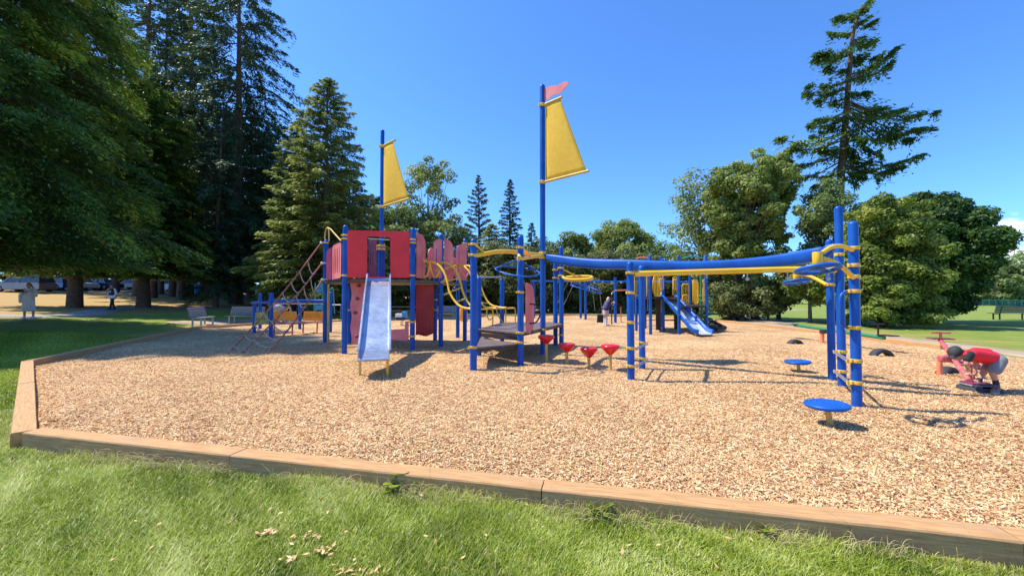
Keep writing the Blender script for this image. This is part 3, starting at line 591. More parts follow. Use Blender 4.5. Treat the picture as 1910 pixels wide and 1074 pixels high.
bed = [(-W2, 0), (W2, 0), (W2, -.008), (-W2, -.008)]
o = MB(); o.sweep(bed, fr)
SLIDE = o.build('slide', M['steel'], TOWER)
for s in (-1, 1):
    sec = [(s * W2, -.03), (s * W2, .12), (s * (W2 + .012), .135), (s * (W2 + .045), .135), (s * (W2 + .045), .115), (s * (W2 + .014), .115), (s * (W2 + .014), -.03)]
    MB().sweep(sec, fr[:-4]).build('slide_side', M['steel'], SLIDE)
    leg = fr[-8][0] + sdx * s * (W2 - .02); MB().box((leg.x, leg.y, (leg.z - .12) / 2), (.045, .03, leg.z + .08), math.atan2(sdx.y, sdx.x)).build('leg', M['yfade'] if s < 0 else M['yellow'], SLIDE)
q = fr[7]; MB().sweep([(-W2 + .004, .002), (W2 - .004, .002), (W2 - .004, .004), (-W2 + .004, .004)], fr[7:10]).build('worn_band', M['band'], SLIDE)
q = fr[-1]; MB().tube([q[0] - sdx * (W2 + .02) + Vector((0, 0, -.015)), q[0] + sdx * (W2 + .02) + Vector((0, 0, -.015))], .022, 12).build('end_roll', M['steel'], SLIDE)
# dark red wall under the deck
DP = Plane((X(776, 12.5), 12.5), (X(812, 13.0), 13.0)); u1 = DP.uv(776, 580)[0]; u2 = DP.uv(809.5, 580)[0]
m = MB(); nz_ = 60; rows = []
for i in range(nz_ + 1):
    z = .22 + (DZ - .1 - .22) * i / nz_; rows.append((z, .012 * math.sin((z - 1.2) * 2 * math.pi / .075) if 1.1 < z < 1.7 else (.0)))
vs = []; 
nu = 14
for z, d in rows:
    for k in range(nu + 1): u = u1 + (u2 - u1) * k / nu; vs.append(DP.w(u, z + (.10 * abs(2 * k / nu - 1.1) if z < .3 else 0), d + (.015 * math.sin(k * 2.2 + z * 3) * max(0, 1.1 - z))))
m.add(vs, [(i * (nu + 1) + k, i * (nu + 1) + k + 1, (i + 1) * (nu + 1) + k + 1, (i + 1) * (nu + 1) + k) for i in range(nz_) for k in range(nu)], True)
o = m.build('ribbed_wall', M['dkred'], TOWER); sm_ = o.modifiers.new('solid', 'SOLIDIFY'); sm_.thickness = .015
# rounded rail panels on the right-hand deck
def rail_panel(c0, c1, pyt, pyb, Ya, Yb, hook=1, m_='pink', slots=True):
    pl = Plane((X(c0, Ya), Ya), (X(c1, Yb), Yb)); u0 = pl.uv(c0, 500)[0]; u1_ = pl.uv(c1, 500)[0]; zt_ = P(c1, pyt, (Ya + Yb) / 2).z; zb_ = P(c1, pyb, (Ya + Yb) / 2).z; wd_ = u1_ - u0; r_ = wd_ * .6
    if hook > 0: out_ = [(u0, zb_), (u1_, zb_)] + arcpts((u1_ - r_, zt_ - r_), r_, 0, 90, 6) + [(u0, zt_)]
    elif hook < 0: out_ = [(u0, zb_), (u1_, zb_), (u1_, zt_)] + arcpts((u0 + r_, zt_ - r_), r_, 90, 180, 6)
    else: out_ = rrect(u0, zb_, u1_, zt_, wd_ * .5, 6, True)
    h_ = []
    if slots:
        cc = u1_ - wd_ * .28 if hook >= 0 else u0 + wd_ * .28; h_ = [rrect(cc - .02, zt_ - .75, cc + .02, zt_ - .3, .018, 3)]
    return MB().plate(pl, out_, h_, .024).build('rail_panel', M[m_], TOWER, bevel=0.004)
rail_panel(777, 793, 437, 519, 11.25, 11.7, 1)
rail_panel(798, 810, 462, 518, 12.9, 13.3, -1, slots=False)
rail_panel(809, 825, 446, 518, 11.9, 12.15, -1)
rail_panel(829, 845, 448, 523, 12.25, 12.7, 1)
rail_panel(852, 870, 455, 523, 13.2, 13.4, -1)
rail_panel(843, 853, 480, 512, 14.2, 14.4, -1, slots=False)
# mast and sail
def sail(root, mx_, my_, px, top, spt, spb, tipt, tipb, poly, r_, dirv, flag=None):
    zt_ = P(px, top, my_).z; m = MB(); m.post(mx_, my_, -.1 if flag else pLow.z(466), zt_, r_); mast = m.build('mast', M['blue'], root)
    pl = Plane((mx_, my_), (mx_ + dirv[0], my_ + dirv[1])); o = mast
    for py0, tip in ((spt, tipt), (spb, tipb)):
        z = P(px, py0, my_).z; u, z2 = pl.uv(*tip); m = MB(); m.tube([pl.w(r_ * .5, z), pl.w(u, z)], .034, 12); m.build('spar', M['yfade'], o); clampring(MB(), mx_, my_, z, r_, .09).build('clamp', M['clamp'], o, bevel=0.004)
    pts = [pl.uv(*q) for q in poly]
    zt2 = P(px, spt, my_).z - .02; zb2 = P(px, spb, my_).z + .02
    uA, uB = pts[1][0], pts[2][0]; n = 16; vs = []
    for i in range(n + 1):
        t = i / n; z = zt2 + (zb2 - zt2) * t; ur = uA + (uB - uA) * t; u0 = r_ + .03
        for k in range(9): s_ = k / 8; vs.append(pl.w(u0 + (ur - u0) * s_, z, .05 * math.sin(math.pi * s_) * math.sin(math.pi * t) ))
    m = MB(); m.add(vs, [(i * 9 + k, i * 9 + k + 1, (i + 1) * 9 + k + 1, (i + 1) * 9 + k) for i in range(n) for k in range(8)], True)
    o2 = m.build('sail', M['sail'], root); s2 = o2.modifiers.new('solid', 'SOLIDIFY'); s2.thickness = .006
    if flag: MB().plate(pl, [pl.uv(*q) for q in flag], [], .02).build('pennant', M['pink'], root)
    return mast
mx_, my_ = X(711, 12.4), 12.4
sail(TOWER, mx_, my_, 711, 242, 273.5, 386, (737, 267), (763.5, 377), [(717, 275), (733, 271), (762, 376), (716, 383)], .062, (1.05, -.95))
# yellow serpentine climber
def Yp(lst, Y0, Y1): return [P(a, b, Y0 + (Y1 - Y0) * i / (len(lst) - 1)) for i, (a, b) in enumerate(lst)]
CL = bpy.data.objects.new('curved_climber', None)
ra = [(790, 488.5), (800, 488), (811, 490), (824, 501), (833, 520), (838, 543), (848, 561), (860, 572), (879, 576.5), (891, 577)]
rb = [(818, 492), (827, 490), (838, 492.5), (850, 504), (859, 526), (864, 546), (875, 566), (884, 574), (897, 576)]
rc = [(846, 497), (857, 494), (868, 499), (878, 512), (886, 540), (896, 562), (906, 573), (925, 575.5)]
rd = [(863, 497), (874, 496), (884, 502), (893, 520), (899, 540), (908, 560), (918, 569.5), (934, 573.5), (945, 574)]
T = []
for lst, Y0, Y1 in ((ra, 11.6, 10.2), (rb, 11.9, 10.6), (rc, 12.6, 11.4), (rd, 13.0, 11.8)): T.append(smooth_path(Yp(lst, Y0, Y1), 6))
m = MB()
for t in T: m.tube(t, .031, 10)
CLO = m.build('curved_climber', M['yellow'], TOWER)
def rung(a, b, fa, fb, bulge=.12):
    p = a[int(fa * (len(a) - 1))]; q = b[int(fb * (len(b) - 1))]; mid = (p + q) / 2 + Vector((-bulge * 1.3, bulge * .7, -bulge * .4)); MB().tube(smooth_path([p, mid, q], 5), .024, 8).build('rung', M['yfade'], CLO)
for f in (.32, .46, .58, .70, .84): rung(T[0], T[1], f, f, .28 if f < .62 else .1); rung(T[2], T[3], f, f, .06)
# wide handle loops at the head of the climber
for c, w_ in ((793, 8), (812, 10), (851, 8), (868, 9)):
    Y = 11.6 + (c - 793) * .016; m = MB()
    m.tube(smooth_path([P(c - w_, 490, Y), P(c - w_ * .75, 505, Y), P(c - w_ * .1, 516.5, Y), P(c + w_ * .6, 510, Y), P(c + w_ * 1.1, 494, Y)], 6), .026, 8); m.build('handle_loop', M['yellow'] if c < 820 else M['coral'], CLO)
# cargo net
def net():
    Aa = [(599, 453, 12.9), (600.5, 491, 12.9), (601, 522, 12.9)]; Bb = [(430, 653, 10.95), (450, 659, 10.4), (497, 661, 10.2)]
    L_ = [(P(*a), Vector((X(b[0], b[2]), b[2], 0.0)) + Vector((0, 0, -.03))) for a, b in zip(Aa, Bb)]
    zt_ = [p for p, q in L_]; m = MB(); ropes = []
    for p, q in L_:
        pts = [p.lerp(q, t / 20) + Vector((0, 0, -.14 * math.sin(math.pi * t / 20))) for t in range(21)]; ropes.append(pts); m.tube(pts, .024, 8)
    NET = m.build('cargo_net', M['rope'], TOWER)
    m = MB(); kn = MB()
    for r0, r1, sh in ((0, 1, .0), (1, 2, .04)):
        for i in range(1, 10):
            t0 = .07 + i * .098; t1 = t0 - .045 + sh
            if t0 > .97: continue
            f = lambda rp, t: rp[int(t * 20)].lerp(rp[min(20, int(t * 20) + 1)], t * 20 - int(t * 20))
            p, q = f(ropes[r0], t0), f(ropes[r1], max(.02, t1)); mid = (p + q) / 2 + Vector((0, 0, -.13)); m.tube(smooth_path([p, p.lerp(mid, .5) + Vector((0, 0, -.03)), mid, mid.lerp(q, .5) + Vector((0, 0, -.03)), q], 4), .018, 6)
            for e in (p, q): m.lathe(e, [(.006, -.028), (.026, -.015), (.026, .015), (.006, .028)], 8)
    m.build('cross_rope', M['rope2'], NET)
    for a in Aa: MB().lathe(P(*a) + Vector((.0, 0, 0)), [(.01, -.05), (.04, -.03), (.04, .03), (.01, .05)], 10).build('end_fitting', M['knob'], NET)
net()
# ------------------------------------------------------------------ the deck unit with the tall mast, and the track ride joined to it
MID = thing('climbing_structure', (X(1013, 10.2), 10.2, 0), 'blue posted climbing structure with tall pennant mast, decks, overhead track and triple posts', 'climbing structure')
p1 = Post(883, 690, 445); p2 = Post(971, 680, 439); p4 = Post(936.5, 0, 519, 12.4); p5 = Post(893, 0, 516, 10.1); p6 = Post(1036, 0, 487, 12.2); p7 = Post(1047, 0, 459, 12.0)
for p, rg in ((p1, (456, 476, 647)), (p2, (462, 545, 620, 638)), (p4, ()), (p5, ()), (p6, (503.5, 518.5)), (p7, (500, 514, 624))): make_post(MID, p, rg)
mq = Vector((X(1012.5, 10.2), 10.2, 0))
mast2 = sail(MID, mq.x, mq.y, 1011.5, 158, 197, 340.5, (1048.5, 188), (1098.5, 326.6), [(1019, 202), (1045, 196), (1094, 324), (1019, 337)], PR, (1.1, -1.0),
     [(1016, 165), (1025, 161.5), (1032, 160), (1041, 160), (1046, 156), (1053, 153), (1061, 153), (1060, 158), (1055, 163), (1050, 170), (1043, 175), (1035, 176), (1029, 180), (1024, 185.5), (1016, 187.5)])
for py in (471.5, 481): clampring(MB(), mq.x, mq.y, P(1012, py, 10.2).z, PR, .055).build('clamp', M['clamp'], mast2, bevel=0.004)
c2 = clampring(MB(), mq.x, mq.y, .66, PR, .05); c2.build('clamp', M['clamp'], mast2)
def slab(poly, z, t, name, m='deck', inset=True):
    o = MB().prism(poly, z - .035, z).build(name, M[m], MID, bevel=.006)
    sk = MB(); n = len(poly)
    for i in range(n):
        a = Vector((*poly[i], z - .04 - t / 2)); b = Vector((*poly[(i + 1) % n], z - .04 - t / 2)); c = Vector((sum(q[0] for q in poly) / n, sum(q[1] for q in poly) / n, z)); f = .985
        a2 = Vector((c.x + (a.x - c.x) * f, c.y + (a.y - c.y) * f, a.z)); b2 = Vector((c.x + (b.x - c.x) * f, c.y + (b.y - c.y) * f, b.z)); sk.bar(a2, b2, .02, t)
    sk.build('deck_skirt', M['dkbrown'], o); return o
slab([(p5.x, p5.y - .1), (p2.x, p2.y + .1), (mq.x - .05, mq.y - .12), (p7.x + .05, p7.y - .1), (p6.x, p6.y + .5), (p4.x, p4.y + .1)], .70, .05, 'deck')
slab([(p1.x + .06, p1.y - .02), (p2.x - .05, p2.y + .0), (p5.x + .05, p5.y - .1)], .47, .05, 'low_deck')
MB().bar((p5.x + .1, p5.y - .3, .56), (p2.x - .02, p2.y + .25, .56), .03, .1).build('riser', M['dkbrown'], MID)
# steering wheel panel
WP = Plane((X(980, 9.0), 9.0), (X(997, 9.75), 9.75))
wpan = pm([(983, 620), (992, 624), (995, 600), (996, 560), (994.5, 540), (990, 531), (984, 527.5), (981, 528), (981, 600)], WP)
o = MB().plate(WP, wpan, [], .025).build('wheel_panel', M['pink'], MID, bevel=.004)
wc = P(989, 585, 9.3); nrm = WP.n; tgt = []
for i in range(33):
    a = 2 * math.pi * i / 32; tgt.append(wc + nrm * .16 + WP.u * math.cos(a) * .22 + Vector((0, 0, math.sin(a) * .235)))
m = MB(); m.tube(smooth_path([P(985, 567, 9.3), P(996, 567.5, 9.3), P(1003, 573, 9.3), P(1007.5, 585, 9.3), P(1003, 597, 9.3), P(996, 602.5, 9.3), P(984, 602.5, 9.3)], 6), .019, 8); m.build('hand_wheel', M['navy'], o)
# rails between tower climber and deck
m = MB()
for a, b, Y in ((896, 614, 10.4), (919, 611, 11.4), (943, 608, 12.2), (961, 606, 12.8)): m.tube(smooth_path([P(a - 14, 574.5, Y), P(a - 4, 574, Y), P(a, 578, Y), Vector((X(a, Y), Y, .68))], 5), .02, 8)
m.tube([P(891, 577, 10.2), P(960, 574.5, 12.8)], .02, 8); m.build('hand_rail', M['yellow'], MID)
m = MB(); m.tube([P(893, 516.5, 10.1), P(935, 516.5, 12.4)], .022, 8); m.build('top_bar', M['galv'], MID)
m = MB(); m.tube(smooth_path([P(908, 577, 11), P(909, 590, 11), P(914, 596.5, 11), P(920, 589, 11)], 5), .016, 8); m.build('hook_rail', M['yfade'], MID); m = MB(); m.tube(smooth_path([P(926, 577, 11.6), P(930, 590, 11.6), P(940, 603, 11.6)], 5), .016, 8); m.build('hook_rail', M['yfade'], MID)
# overhead yellow arms
def arm(parent, pts, r=.04, m='yellow', name='overhead_arm', n=10):
    return MB().tube(smooth_path(pts, 6), r, n).build(name, M[m], parent)
z1 = p1.z(476)
arm(MID, [P(884, 476.5, 8.0), P(902, 474, 8.1), P(925, 470, 8.3), P(950, 469.5, 8.7), P(985, 473, 9.4), P(1012, 476, 10.15)], .048)
arm(MID, [P(968, 476, 8.65), P(972, 482, 8.6), P(985, 480.5, 9.0), P(1011, 477, 10.1)], .042)
arm(MID, [P(885, 456, 8.0), P(890, 459, 8.0), P(903, 471, 8.15)], .022); arm(MID, [P(973, 462, 8.65), P(978, 465, 8.8), P(987, 473, 9.3)], .022)
arm(MID, [P(1037, 519, 12.2), P(1060, 517, 12.1), P(1090, 515.5, 11.9), P(1104, 517, 11.8), P(1096, 521, 11.6), P(1060, 521.5, 11.8), P(1047, 514.5, 12.0)], .05)
arm(MID, [P(1040, 500, 12), P(1049, 502, 12), P(1074, 514.5, 12)], .024)
def spinner(apex, ring, label=None):
    m = MB(); m.tube(smooth_path(ring, 8, True), .019, 8, closed=True)
    o = m.build('ring_swing', M['blue_pl'], MID); n = len(ring)
    for i in (0, n // 3, 2 * n // 3): MB().tube([apex, ring[i]], .016, 8).build('spoke', M['blue_pl'], o)
    MB().lathe(apex, [(.03, -.04), (.04, 0), (.03, .07)], 12).build('swivel', M['clamp'], o)
ap = P(967, 483.5, 8.3); A_ = [P(924, 500.5, 8.3), P(938, 509, 8.0), P(965, 514.5, 7.8), P(990, 515.5, 7.8), P(1006, 511, 8.1), P(1000, 505, 8.5), P(975, 499.5, 8.8), P(945, 496.5, 8.7)]
spinner(ap, [A_[i] for i in (0, 1, 2, 3, 4, 5, 6, 7)])
ap = P(1097, 522, 11.7); spinner(ap, [P(1064, 531, 11.8), P(1080, 537, 11.5), P(1100, 543, 11.4), P(1120, 547.5, 11.4), P(1118, 543, 11.8), P(1098, 535, 12.2), P(1078, 530, 12.2)])
# posts of the track ride
q1 = Post(1177, 706, 487.5, r=.066); q2 = Post(1198, 687, 495, r=.066); r1 = Post(1552, 709, 446, r=.06); r2 = Post(1571, 724, 384, r=.06); r3 = Post(1598.5, 759, 412, r=.06)
make_post(MID, q1, (509, 546, 601, 649, 682)); make_post(MID, q2, (511, 638.5, 668)); make_post(MID, r1, (531,)); 
make_post(MID, r2, (475, 500, 655.5, 692)); make_post(MID, r3, (463, 495, 516, 543, 611, 672.5, 713), ear=3.4)
def step(a, pa, b, pb):
    A0 = Vector((a.x + .1, a.y + .02, a.z(pa))); B0 = Vector((b.x + .1, b.y - .05, b.z(pb)))
    for d in (-.016, .016): MB().tube([A0 + Vector((0, 0, d)), B0 + Vector((0, 0, d))], .011, 8).build('foot_rung', M['galv'], MID)
step(q1, 651, q2, 640); step(q1, 684, q2, 670)
def step2(a, pa, b, pb):
    A0 = Vector((a.x - .11, a.y, a.z(pa))); B0 = Vector((b.x - .11, b.y + .02, b.z(pb)))
    for d in (-.016, .016): MB().tube([A0 + Vector((0, 0, d)), B0 + Vector((0, 0, d))], .011, 8).build('foot_rung', M['galv'], MID)
step2(r3, 672.5, r2, 655.5); step2(r3, 713, r2, 692)
for p, py in ((r3, 543), (r3, 611), (r3, 672.5), (r3, 713), (r2, 655.5), (r2, 692)): MB().bar((p.x - .06, p.y, p.z(py)), (p.x - .125, p.y + .01, p.z(py) - .01), .03, .045).build('bracket', M['clamp'], MID)
MB().tube(smooth_path([(r3.x - .11, r3.y, r3.z(543)), (r3.x - .19, r3.y, r3.z(553)), (r3.x - .2, r3.y, r3.z(580)), (r3.x - .19, r3.y, r3.z(602)), (r3.x - .11, r3.y, r3.z(611))], 6), .02, 8).build('grab_handle', M['blue'], MID)
MB().tube([(q1.x, q1.y, q1.z(509)), (q2.x, q2.y, q2.z(511))], .035, 10).build('cross_tube', M['clamp'], MID)
# yellow track with trolleys
tz = q1.z(508)
TA = Vector((q1.x + .08, q1.y + .02, P(1187, 510.5, q1.y).z)); TB = Vector((r2.x - .06, r2.y + .0, P(1560, 503, r2.y).z)); TM = P(1380, 505, 6.95)
pth = smooth_path([TA, P(1260, 508.5, 7.15), TM, P(1480, 502.5, 6.7), TB], 8); frs = []
for i, q in enumerate(pth):
    a = pth[max(0, i - 1)]; b = pth[min(len(pth) - 1, i + 1)]; t = (b - a).normalized(); frs.append((q, t.cross(Vector((0, 0, 1))).normalized(), Vector((0, 0, 1))))
sec = [(-.045, -.05), (-.055, -.03), (-.055, .02), (-.03, .05), (.03, .05), (.055, .02), (.055, -.03), (.045, -.05), (.02, -.05), (.02, -.035), (-.02, -.035), (-.02, -.05)]
trk = MB().sweep(sec, frs).build('track', M['yellow'], MID)
for px in (1267, 1331, 1393, 1460, 1540):
    t = (px - 1187) / (1560 - 1187); q = pth[int(t * (len(pth) - 1))]; m = MB(); m.box(q + Vector((0, 0, -.055)), (.03, .02, .03)); m.tube([q + Vector((0, 0, -.06)), q + Vector((0, 0, -.12))], .009, 6)
    if px > 1360: m.lathe(q + Vector((0, 0, -.15)), [(.012, -.03), (.03, -.015), (.03, .015), (.012, .03)], 10)
    m.build('trolley', M['galv'] if px > 1300 else M['bolt'], trk)
# long blue overhead spine
ctl = [((1020, 477.5), 10.15, .05, .05), ((1034, 483), 10.0, .09, .11), ((1100, 491.5), 9.35, .13, .12), ((1175, 493.5), 8.7, .14, .115), ((1260, 496.5), 8.15, .15, .105), ((1340, 496), 7.75, .15, .108), ((1430, 489.5), 7.3, .15, .118), ((1500, 479), 6.95, .14, .125), ((1536, 471), 6.75, .12, .11), ((1546, 464), 6.7, .07, .07), ((1560, 459), 6.6, .05, .05)]
cpos = smooth_path([P(a[0], a[1], Y) for a, Y, _, _ in ctl], 8); nn = len(cpos); cw = np.interp(np.linspace(0, len(ctl) - 1, nn), range(len(ctl)), [q[2] for q in ctl]); ch = np.interp(np.linspace(0, len(ctl) - 1, nn), range(len(ctl)), [q[3] for q in ctl])
vs = []; kk = 20
for i, q in enumerate(cpos):
    a = cpos[max(0, i - 1)]; b = cpos[min(nn - 1, i + 1)]; t = (b - a).normalized(); sd_ = t.cross(Vector((0, 0, 1))).normalized(); up = sd_.cross(t)
    for k in range(kk):
        an = 2 * math.pi * k / kk; c_, s_ = math.cos(an), math.sin(an); e = .55; vs.append(q + sd_ * cw[i] * math.copysign(abs(c_) ** e, c_) + up * ch[i] * math.copysign(abs(s_) ** e, s_))
m = MB(); m.add(vs, [(i * kk + k, i * kk + (k + 1) % kk, (i + 1) * kk + (k + 1) % kk, (i + 1) * kk + k) for i in range(nn - 1) for k in range(kk)], True); m.add(vs[:kk], [tuple(range(kk))]); m.add(vs[-kk:], [tuple(range(kk))])
m.build('overhead_spine', M['blue_pl'], MID)
# hanging wheels on curved arms
def hang_wheel(c, rad, hub_h, hub_r, z, arms, name='hanging_wheel'):
    TL = Matrix.Rotation(R(-11), 3, 'X'); c0 = Vector((c.x, c.y, z))
    def tl(mb): mb.v = [tuple(c0 + TL @ (Vector(v) - c0)) for v in mb.v]; return mb
    o = MB().lathe((c.x, c.y, z + .03), [(hub_r * .9, 0), (hub_r, .01), (hub_r, hub_h - .01), (hub_r * .93, hub_h)], 20).build('swivel_hub', M['yellow'], MID, bevel=.003)
    m = MB(); m.tube([(c.x + rad * math.cos(a), c.y + rad * math.sin(a), z) for a in np.linspace(0, 2 * math.pi, 33)[:-1]], rad * .12, 10, closed=True); w_ = tl(m).build(name, M['blue_pl'], MID)
    m = MB(); m.lathe((c.x, c.y, z - .01), [(rad * .12, 0), (rad * .34, .004), (rad * .34, .03), (rad * .15, .045)], 20)
    for k in range(4): a = .5 + k * math.pi / 2; m.bar((c.x + rad * .25 * math.cos(a), c.y + rad * .25 * math.sin(a), z + .012), (c.x + rad * .95 * math.cos(a), c.y + rad * .95 * math.sin(a), z + .002), rad * .28, .022)
    tl(m).build('spokes', M['blue_pl'], w_)
    for pts, r_ in arms: arm(MID, pts, r_, name='curved_arm')
wc1 = Vector((X(1526, 4.95), 4.95, 0)); wz1 = P(1526, 502, 4.95).z
hang_wheel(wc1, .223, .19, .055, wz1, [([P(1533, 472, 4.96), P(1550, 461.5, 5.0), P(1569, 459, 5.07), P(1590, 466, 5.15)], .028), ([P(1533, 482, 4.96), P(1552, 487, 5.0), P(1572, 499, 5.07), P(1592, 518, 5.15)], .028)])
wc2 = Vector((X(1485, 7.7), 7.7, 0)); wz2 = P(1485, 526, 7.7).z
hang_wheel(wc2, .21, .12, .05, wz2, [([P(1489, 513, 7.65), P(1505, 514, 7.5), P(1522, 520, 7.3), P(1542, 531, 7.05)], .03)])
# ------------------------------------------------------------------ free standing play pieces
def pod(cx, topy, coneb, base, hw, label):
    g = G(cx, base); Y = g.y; zt_ = P(cx, topy, Y).z; zc = P(cx, coneb, Y).z; r_ = hw / F * Y
    o = thing('stepping_pod', (g.x, g.y, 0), label, 'stepping pod', 'red cone topped stepping pods')
    MB().lathe((g.x, g.y, 0), [(.05, zc), (r_ * .93, zt_ - .075), (r_, zt_ - .055), (r_, zt_ - .025), (r_ * .95, zt_ - .005), (r_ * .8, zt_)], 24).build('pod_top', M['podred'], o)
    MB().tube([(g.x, g.y, -.1), (g.x, g.y, zc + .02)], .035, 14).build('stem', M['yfade'], o)
pod(1019, 625, 641, 672, 15.2, 'leftmost and tallest red stepping pod, under the tall mast'); pod(1057.5, 640, 656, 675, 15.5, 'red stepping pod second from the left'); pod(1098.5, 648, 666.5, 681, 16, 'lowest red stepping pod, third from the left'); pod(1138.5, 643, 661, 687, 17, 'red stepping pod nearest the pair of blue posts')
def disc_seat(c, py, r_, label):
    Y = c.y; z = P(c.x / Y * F + CX, py, Y).z
    o = thing('spinner_seat', (c.x, c.y, 0), label, 'spinner seat', 'blue disc spinner seats')
    s_ = MB().lathe((c.x, c.y, z), [(.04, -.05), (r_ * .9, -.045), (r_ * .98, -.03), (r_, -.012), (r_ * .97, .0), (r_ * .9, .006), (.01, .008)], 36).build('seat_disc', M['blue_pl'], o)
    dm = MB()
    for k, rr in ((10, .3), (16, .52), (22, .72)):
        for i in range(k): a = 6.283 * i / k + rr * 3; dm.lathe((c.x + r_ * rr * math.cos(a), c.y + r_ * rr * math.sin(a), z + .006), [(.010, 0), (.008, .004), (.003, .005)], 8)
    dm.build('grip_studs', M['blue_pl'], s_)
    o.rotation_euler.y = -.06
    MB().tube([(c.x + .03, c.y, -.1), (c.x, c.y, z - .04)], .032, 12).build('stem', M['yfade'], o); MB().lathe((c.x + .01, c.y, z - .07), [(.05, 0), (.05, .03)], 14).build('collar', M['yellow'], o)
disc_seat(Vector((X(1540, 4.68), 4.68, 0)), 752, .228, 'near bright blue spinner disc seat in front of the triple posts'); disc_seat(Vector((X(1486.5, 7.85), 7.85, 0)), 673, .228, 'farther blue spinner disc seat left of the triple posts')
# ------------------------------------------------------------------ low shop counter
def small_post(parent, px, pyb, pyt, r=.072, Y=None, m='blue', name='post'):
    p = Post(px, pyb, pyt, Y, r); mm = MB(); mm.post(p.x, p.y, -.1, p.top, r, 14); mm.build(name, M[m], parent); return p
CT = thing('play_counter', (X(540, 17), 17, 0), 'low blue counter with orange and yellow panels and a red bench', 'play counter')
c1 = small_post(CT, 474, 620, 564); c2 = small_post(CT, 486, 0, 547, Y=18.5); c3 = small_post(CT, 505, 631, 545.5); c4 = small_post(CT, 559, 614, 560); c5 = small_post(CT, 617, 0, 544, Y=17)
MB().tube([P(505, 562, 14.4), P(560, 561.5, 17), P(617, 561.5, 17)], .075, 12).build('top_rail', M['blue'], CT)
MB().tube([P(470, 564, 16.6), P(505, 563, 14.3)], .06, 12).build('side_rail', M['blue'], CT)
MB().tube([P(508, 566.5, 14.4), P(617, 566.5, 17)], .02, 8).build('thin_rail', M['galv'], CT)
cpl = Plane((X(507, 16.4), 16.4), (X(604, 17.2), 17.2))
for a, b in ((508, 553.5), (565, 603)):
    o = MB().plate(cpl, pm([(a, 598), (b, 598), (b, 581), (a + 2, 580)], cpl), [], .03).build('counter_panel', M['orange'], CT, bevel=.005)
m = MB()
for row, cols in ((586.5, (570, 572, 575, 578, 584, 588, 592, 595)), (590.5, (569.5, 572, 574.5, 578, 581, 585, 588, 591, 596))):
    for c in cols:
        u, z = cpl.uv(c + .3, row); m.box(cpl.w(u, z, .018), (.022, .008, .035), math.atan2(cpl.u.y, cpl.u.x))
m.build('cut_marks', M['dkbrown'], o)
pl2 = Plane((X(475, 16.4), 16.4), (X(500, 15.0), 15.0)); o = MB().plate(pl2, pm([(475, 607), (499, 604), (499, 582), (477, 583)], pl2), [], .03).build('side_panel', M['olive'], CT)
m = MB()
for c in range(5): u, z = pl2.uv(479 + c * 4, 594.5); m.box(pl2.w(u, z, .018), (.11, .01, .07), math.atan2(pl2.u.y, pl2.u.x))
m.build('dark_slot', M['dkbrown'], o)
mb = MB(); A0, B0 = P(507, 601.5, 15.4), P(602, 601, 16.6); mb.bar(A0, B0, .28, .05); bn = mb.build('bench_seat', M['redpaint'], CT, bevel=.01)
for px, Y in ((512, 15.4), (546, 15.9), (566, 16.2), (592, 16.5)): MB().tube([P(px, 602, Y), (X(px, Y), Y, -.05)], .03, 8).build('leg', M['redpaint'], bn)
# spring riders and other small pieces
def coil(x, y, z0, z1, r, n=4, t=.014):
    return [(x + r * math.cos(a), y + r * math.sin(a), z0 + (z1 - z0) * a / (2 * math.pi * n)) for a in np.linspace(0, 2 * math.pi * n, n * 12)]
def at_ground(px, Y, z=None): return Vector((X(px, Y), Y, Hf(X(px, Y), Y) if z is None else z))
g = Vector((X(522, 20.5), 20.5, 0)); o = thing('spring_rider', g, 'grey blue dolphin shaped spring rider behind the counter', 'spring rider')
MB().tube(smooth_path([g + Vector((-.42, 0, .78)), g + Vector((-.3, 0, .88)), g + Vector((0, 0, .98)), g + Vector((.3, 0, .9)), g + Vector((.48, 0, .98))], 5), [.04] + [.06, .1, .13, .15, .16, .17, .18, .18, .18, .17, .15, .14, .12, .11, .1, .09, .08, .06, .05, .03], 12).build('body', M['plank'], o)
MB().prism([(g.x - .02, g.y - .03), (g.x + .14, g.y - .03), (g.x + .14, g.y + .03), (g.x - .02, g.y + .03)], 1.1, 1.3).build('fin', M['plank'], o); MB().tube(coil(g.x, g.y, 0, .8, .1), .016, 6).build('spring', M['galv'], o)
g = Vector((X(540, 20), 20, 0)); o = thing('wavy_bar', g, 'pale yellow wavy bar curling above the orange panels', 'wavy bar')
MB().tube(smooth_path([P(533, 574, 20), P(535, 577.5, 20), P(537, 572, 20), P(541, 576, 20), P(543, 580, 20), P(541, 572.5, 20), P(538, 573, 20)], 6), .028, 8).build('tube', M['yfade'], o); MB().tube([P(541, 579, 20), (X(541, 20), 20, 0)], .03, 8).build('stem', M['yfade'], o)
g = Vector((X(608, 22), 22, 0)); o = thing('toddler_panel_frame', g, 'teal framed toddler panel with sky blue boards beyond the net', 'play panel')
tp = Plane((X(585, 22), 22), (X(640, 22.3), 22.3))
MB().plate(tp, pm([(587, 543), (592, 544.5), (601, 544.5), (601, 527), (596, 529), (590, 535)], tp), [pm([(596, 536), (598, 536), (598, 539), (596, 539)], tp)], .04).build('board', M['cyan'], o)
MB().plate(tp, pm([(588, 578), (602, 578), (602, 569), (588, 569)], tp), [], .04).build('board', M['cyan'], o)
m = MB(); m.tube(smooth_path([P(616, 541, 22), P(620, 536.5, 22), P(622, 545, 22), P(624, 585, 22)], 4), .03, 8); m.tube([P(586, 567, 22), P(586, 580, 22)], .03, 8); m.tube([P(618, 600, 22.5), P(619, 542, 22.5)], .025, 8); m.tube([P(588, 527, 22), P(588, 600, 22)], .03, 8); m.tube([P(601, 527, 22), P(601, 600, 22)], .03, 8); m.build('frame', M['teal'], o)
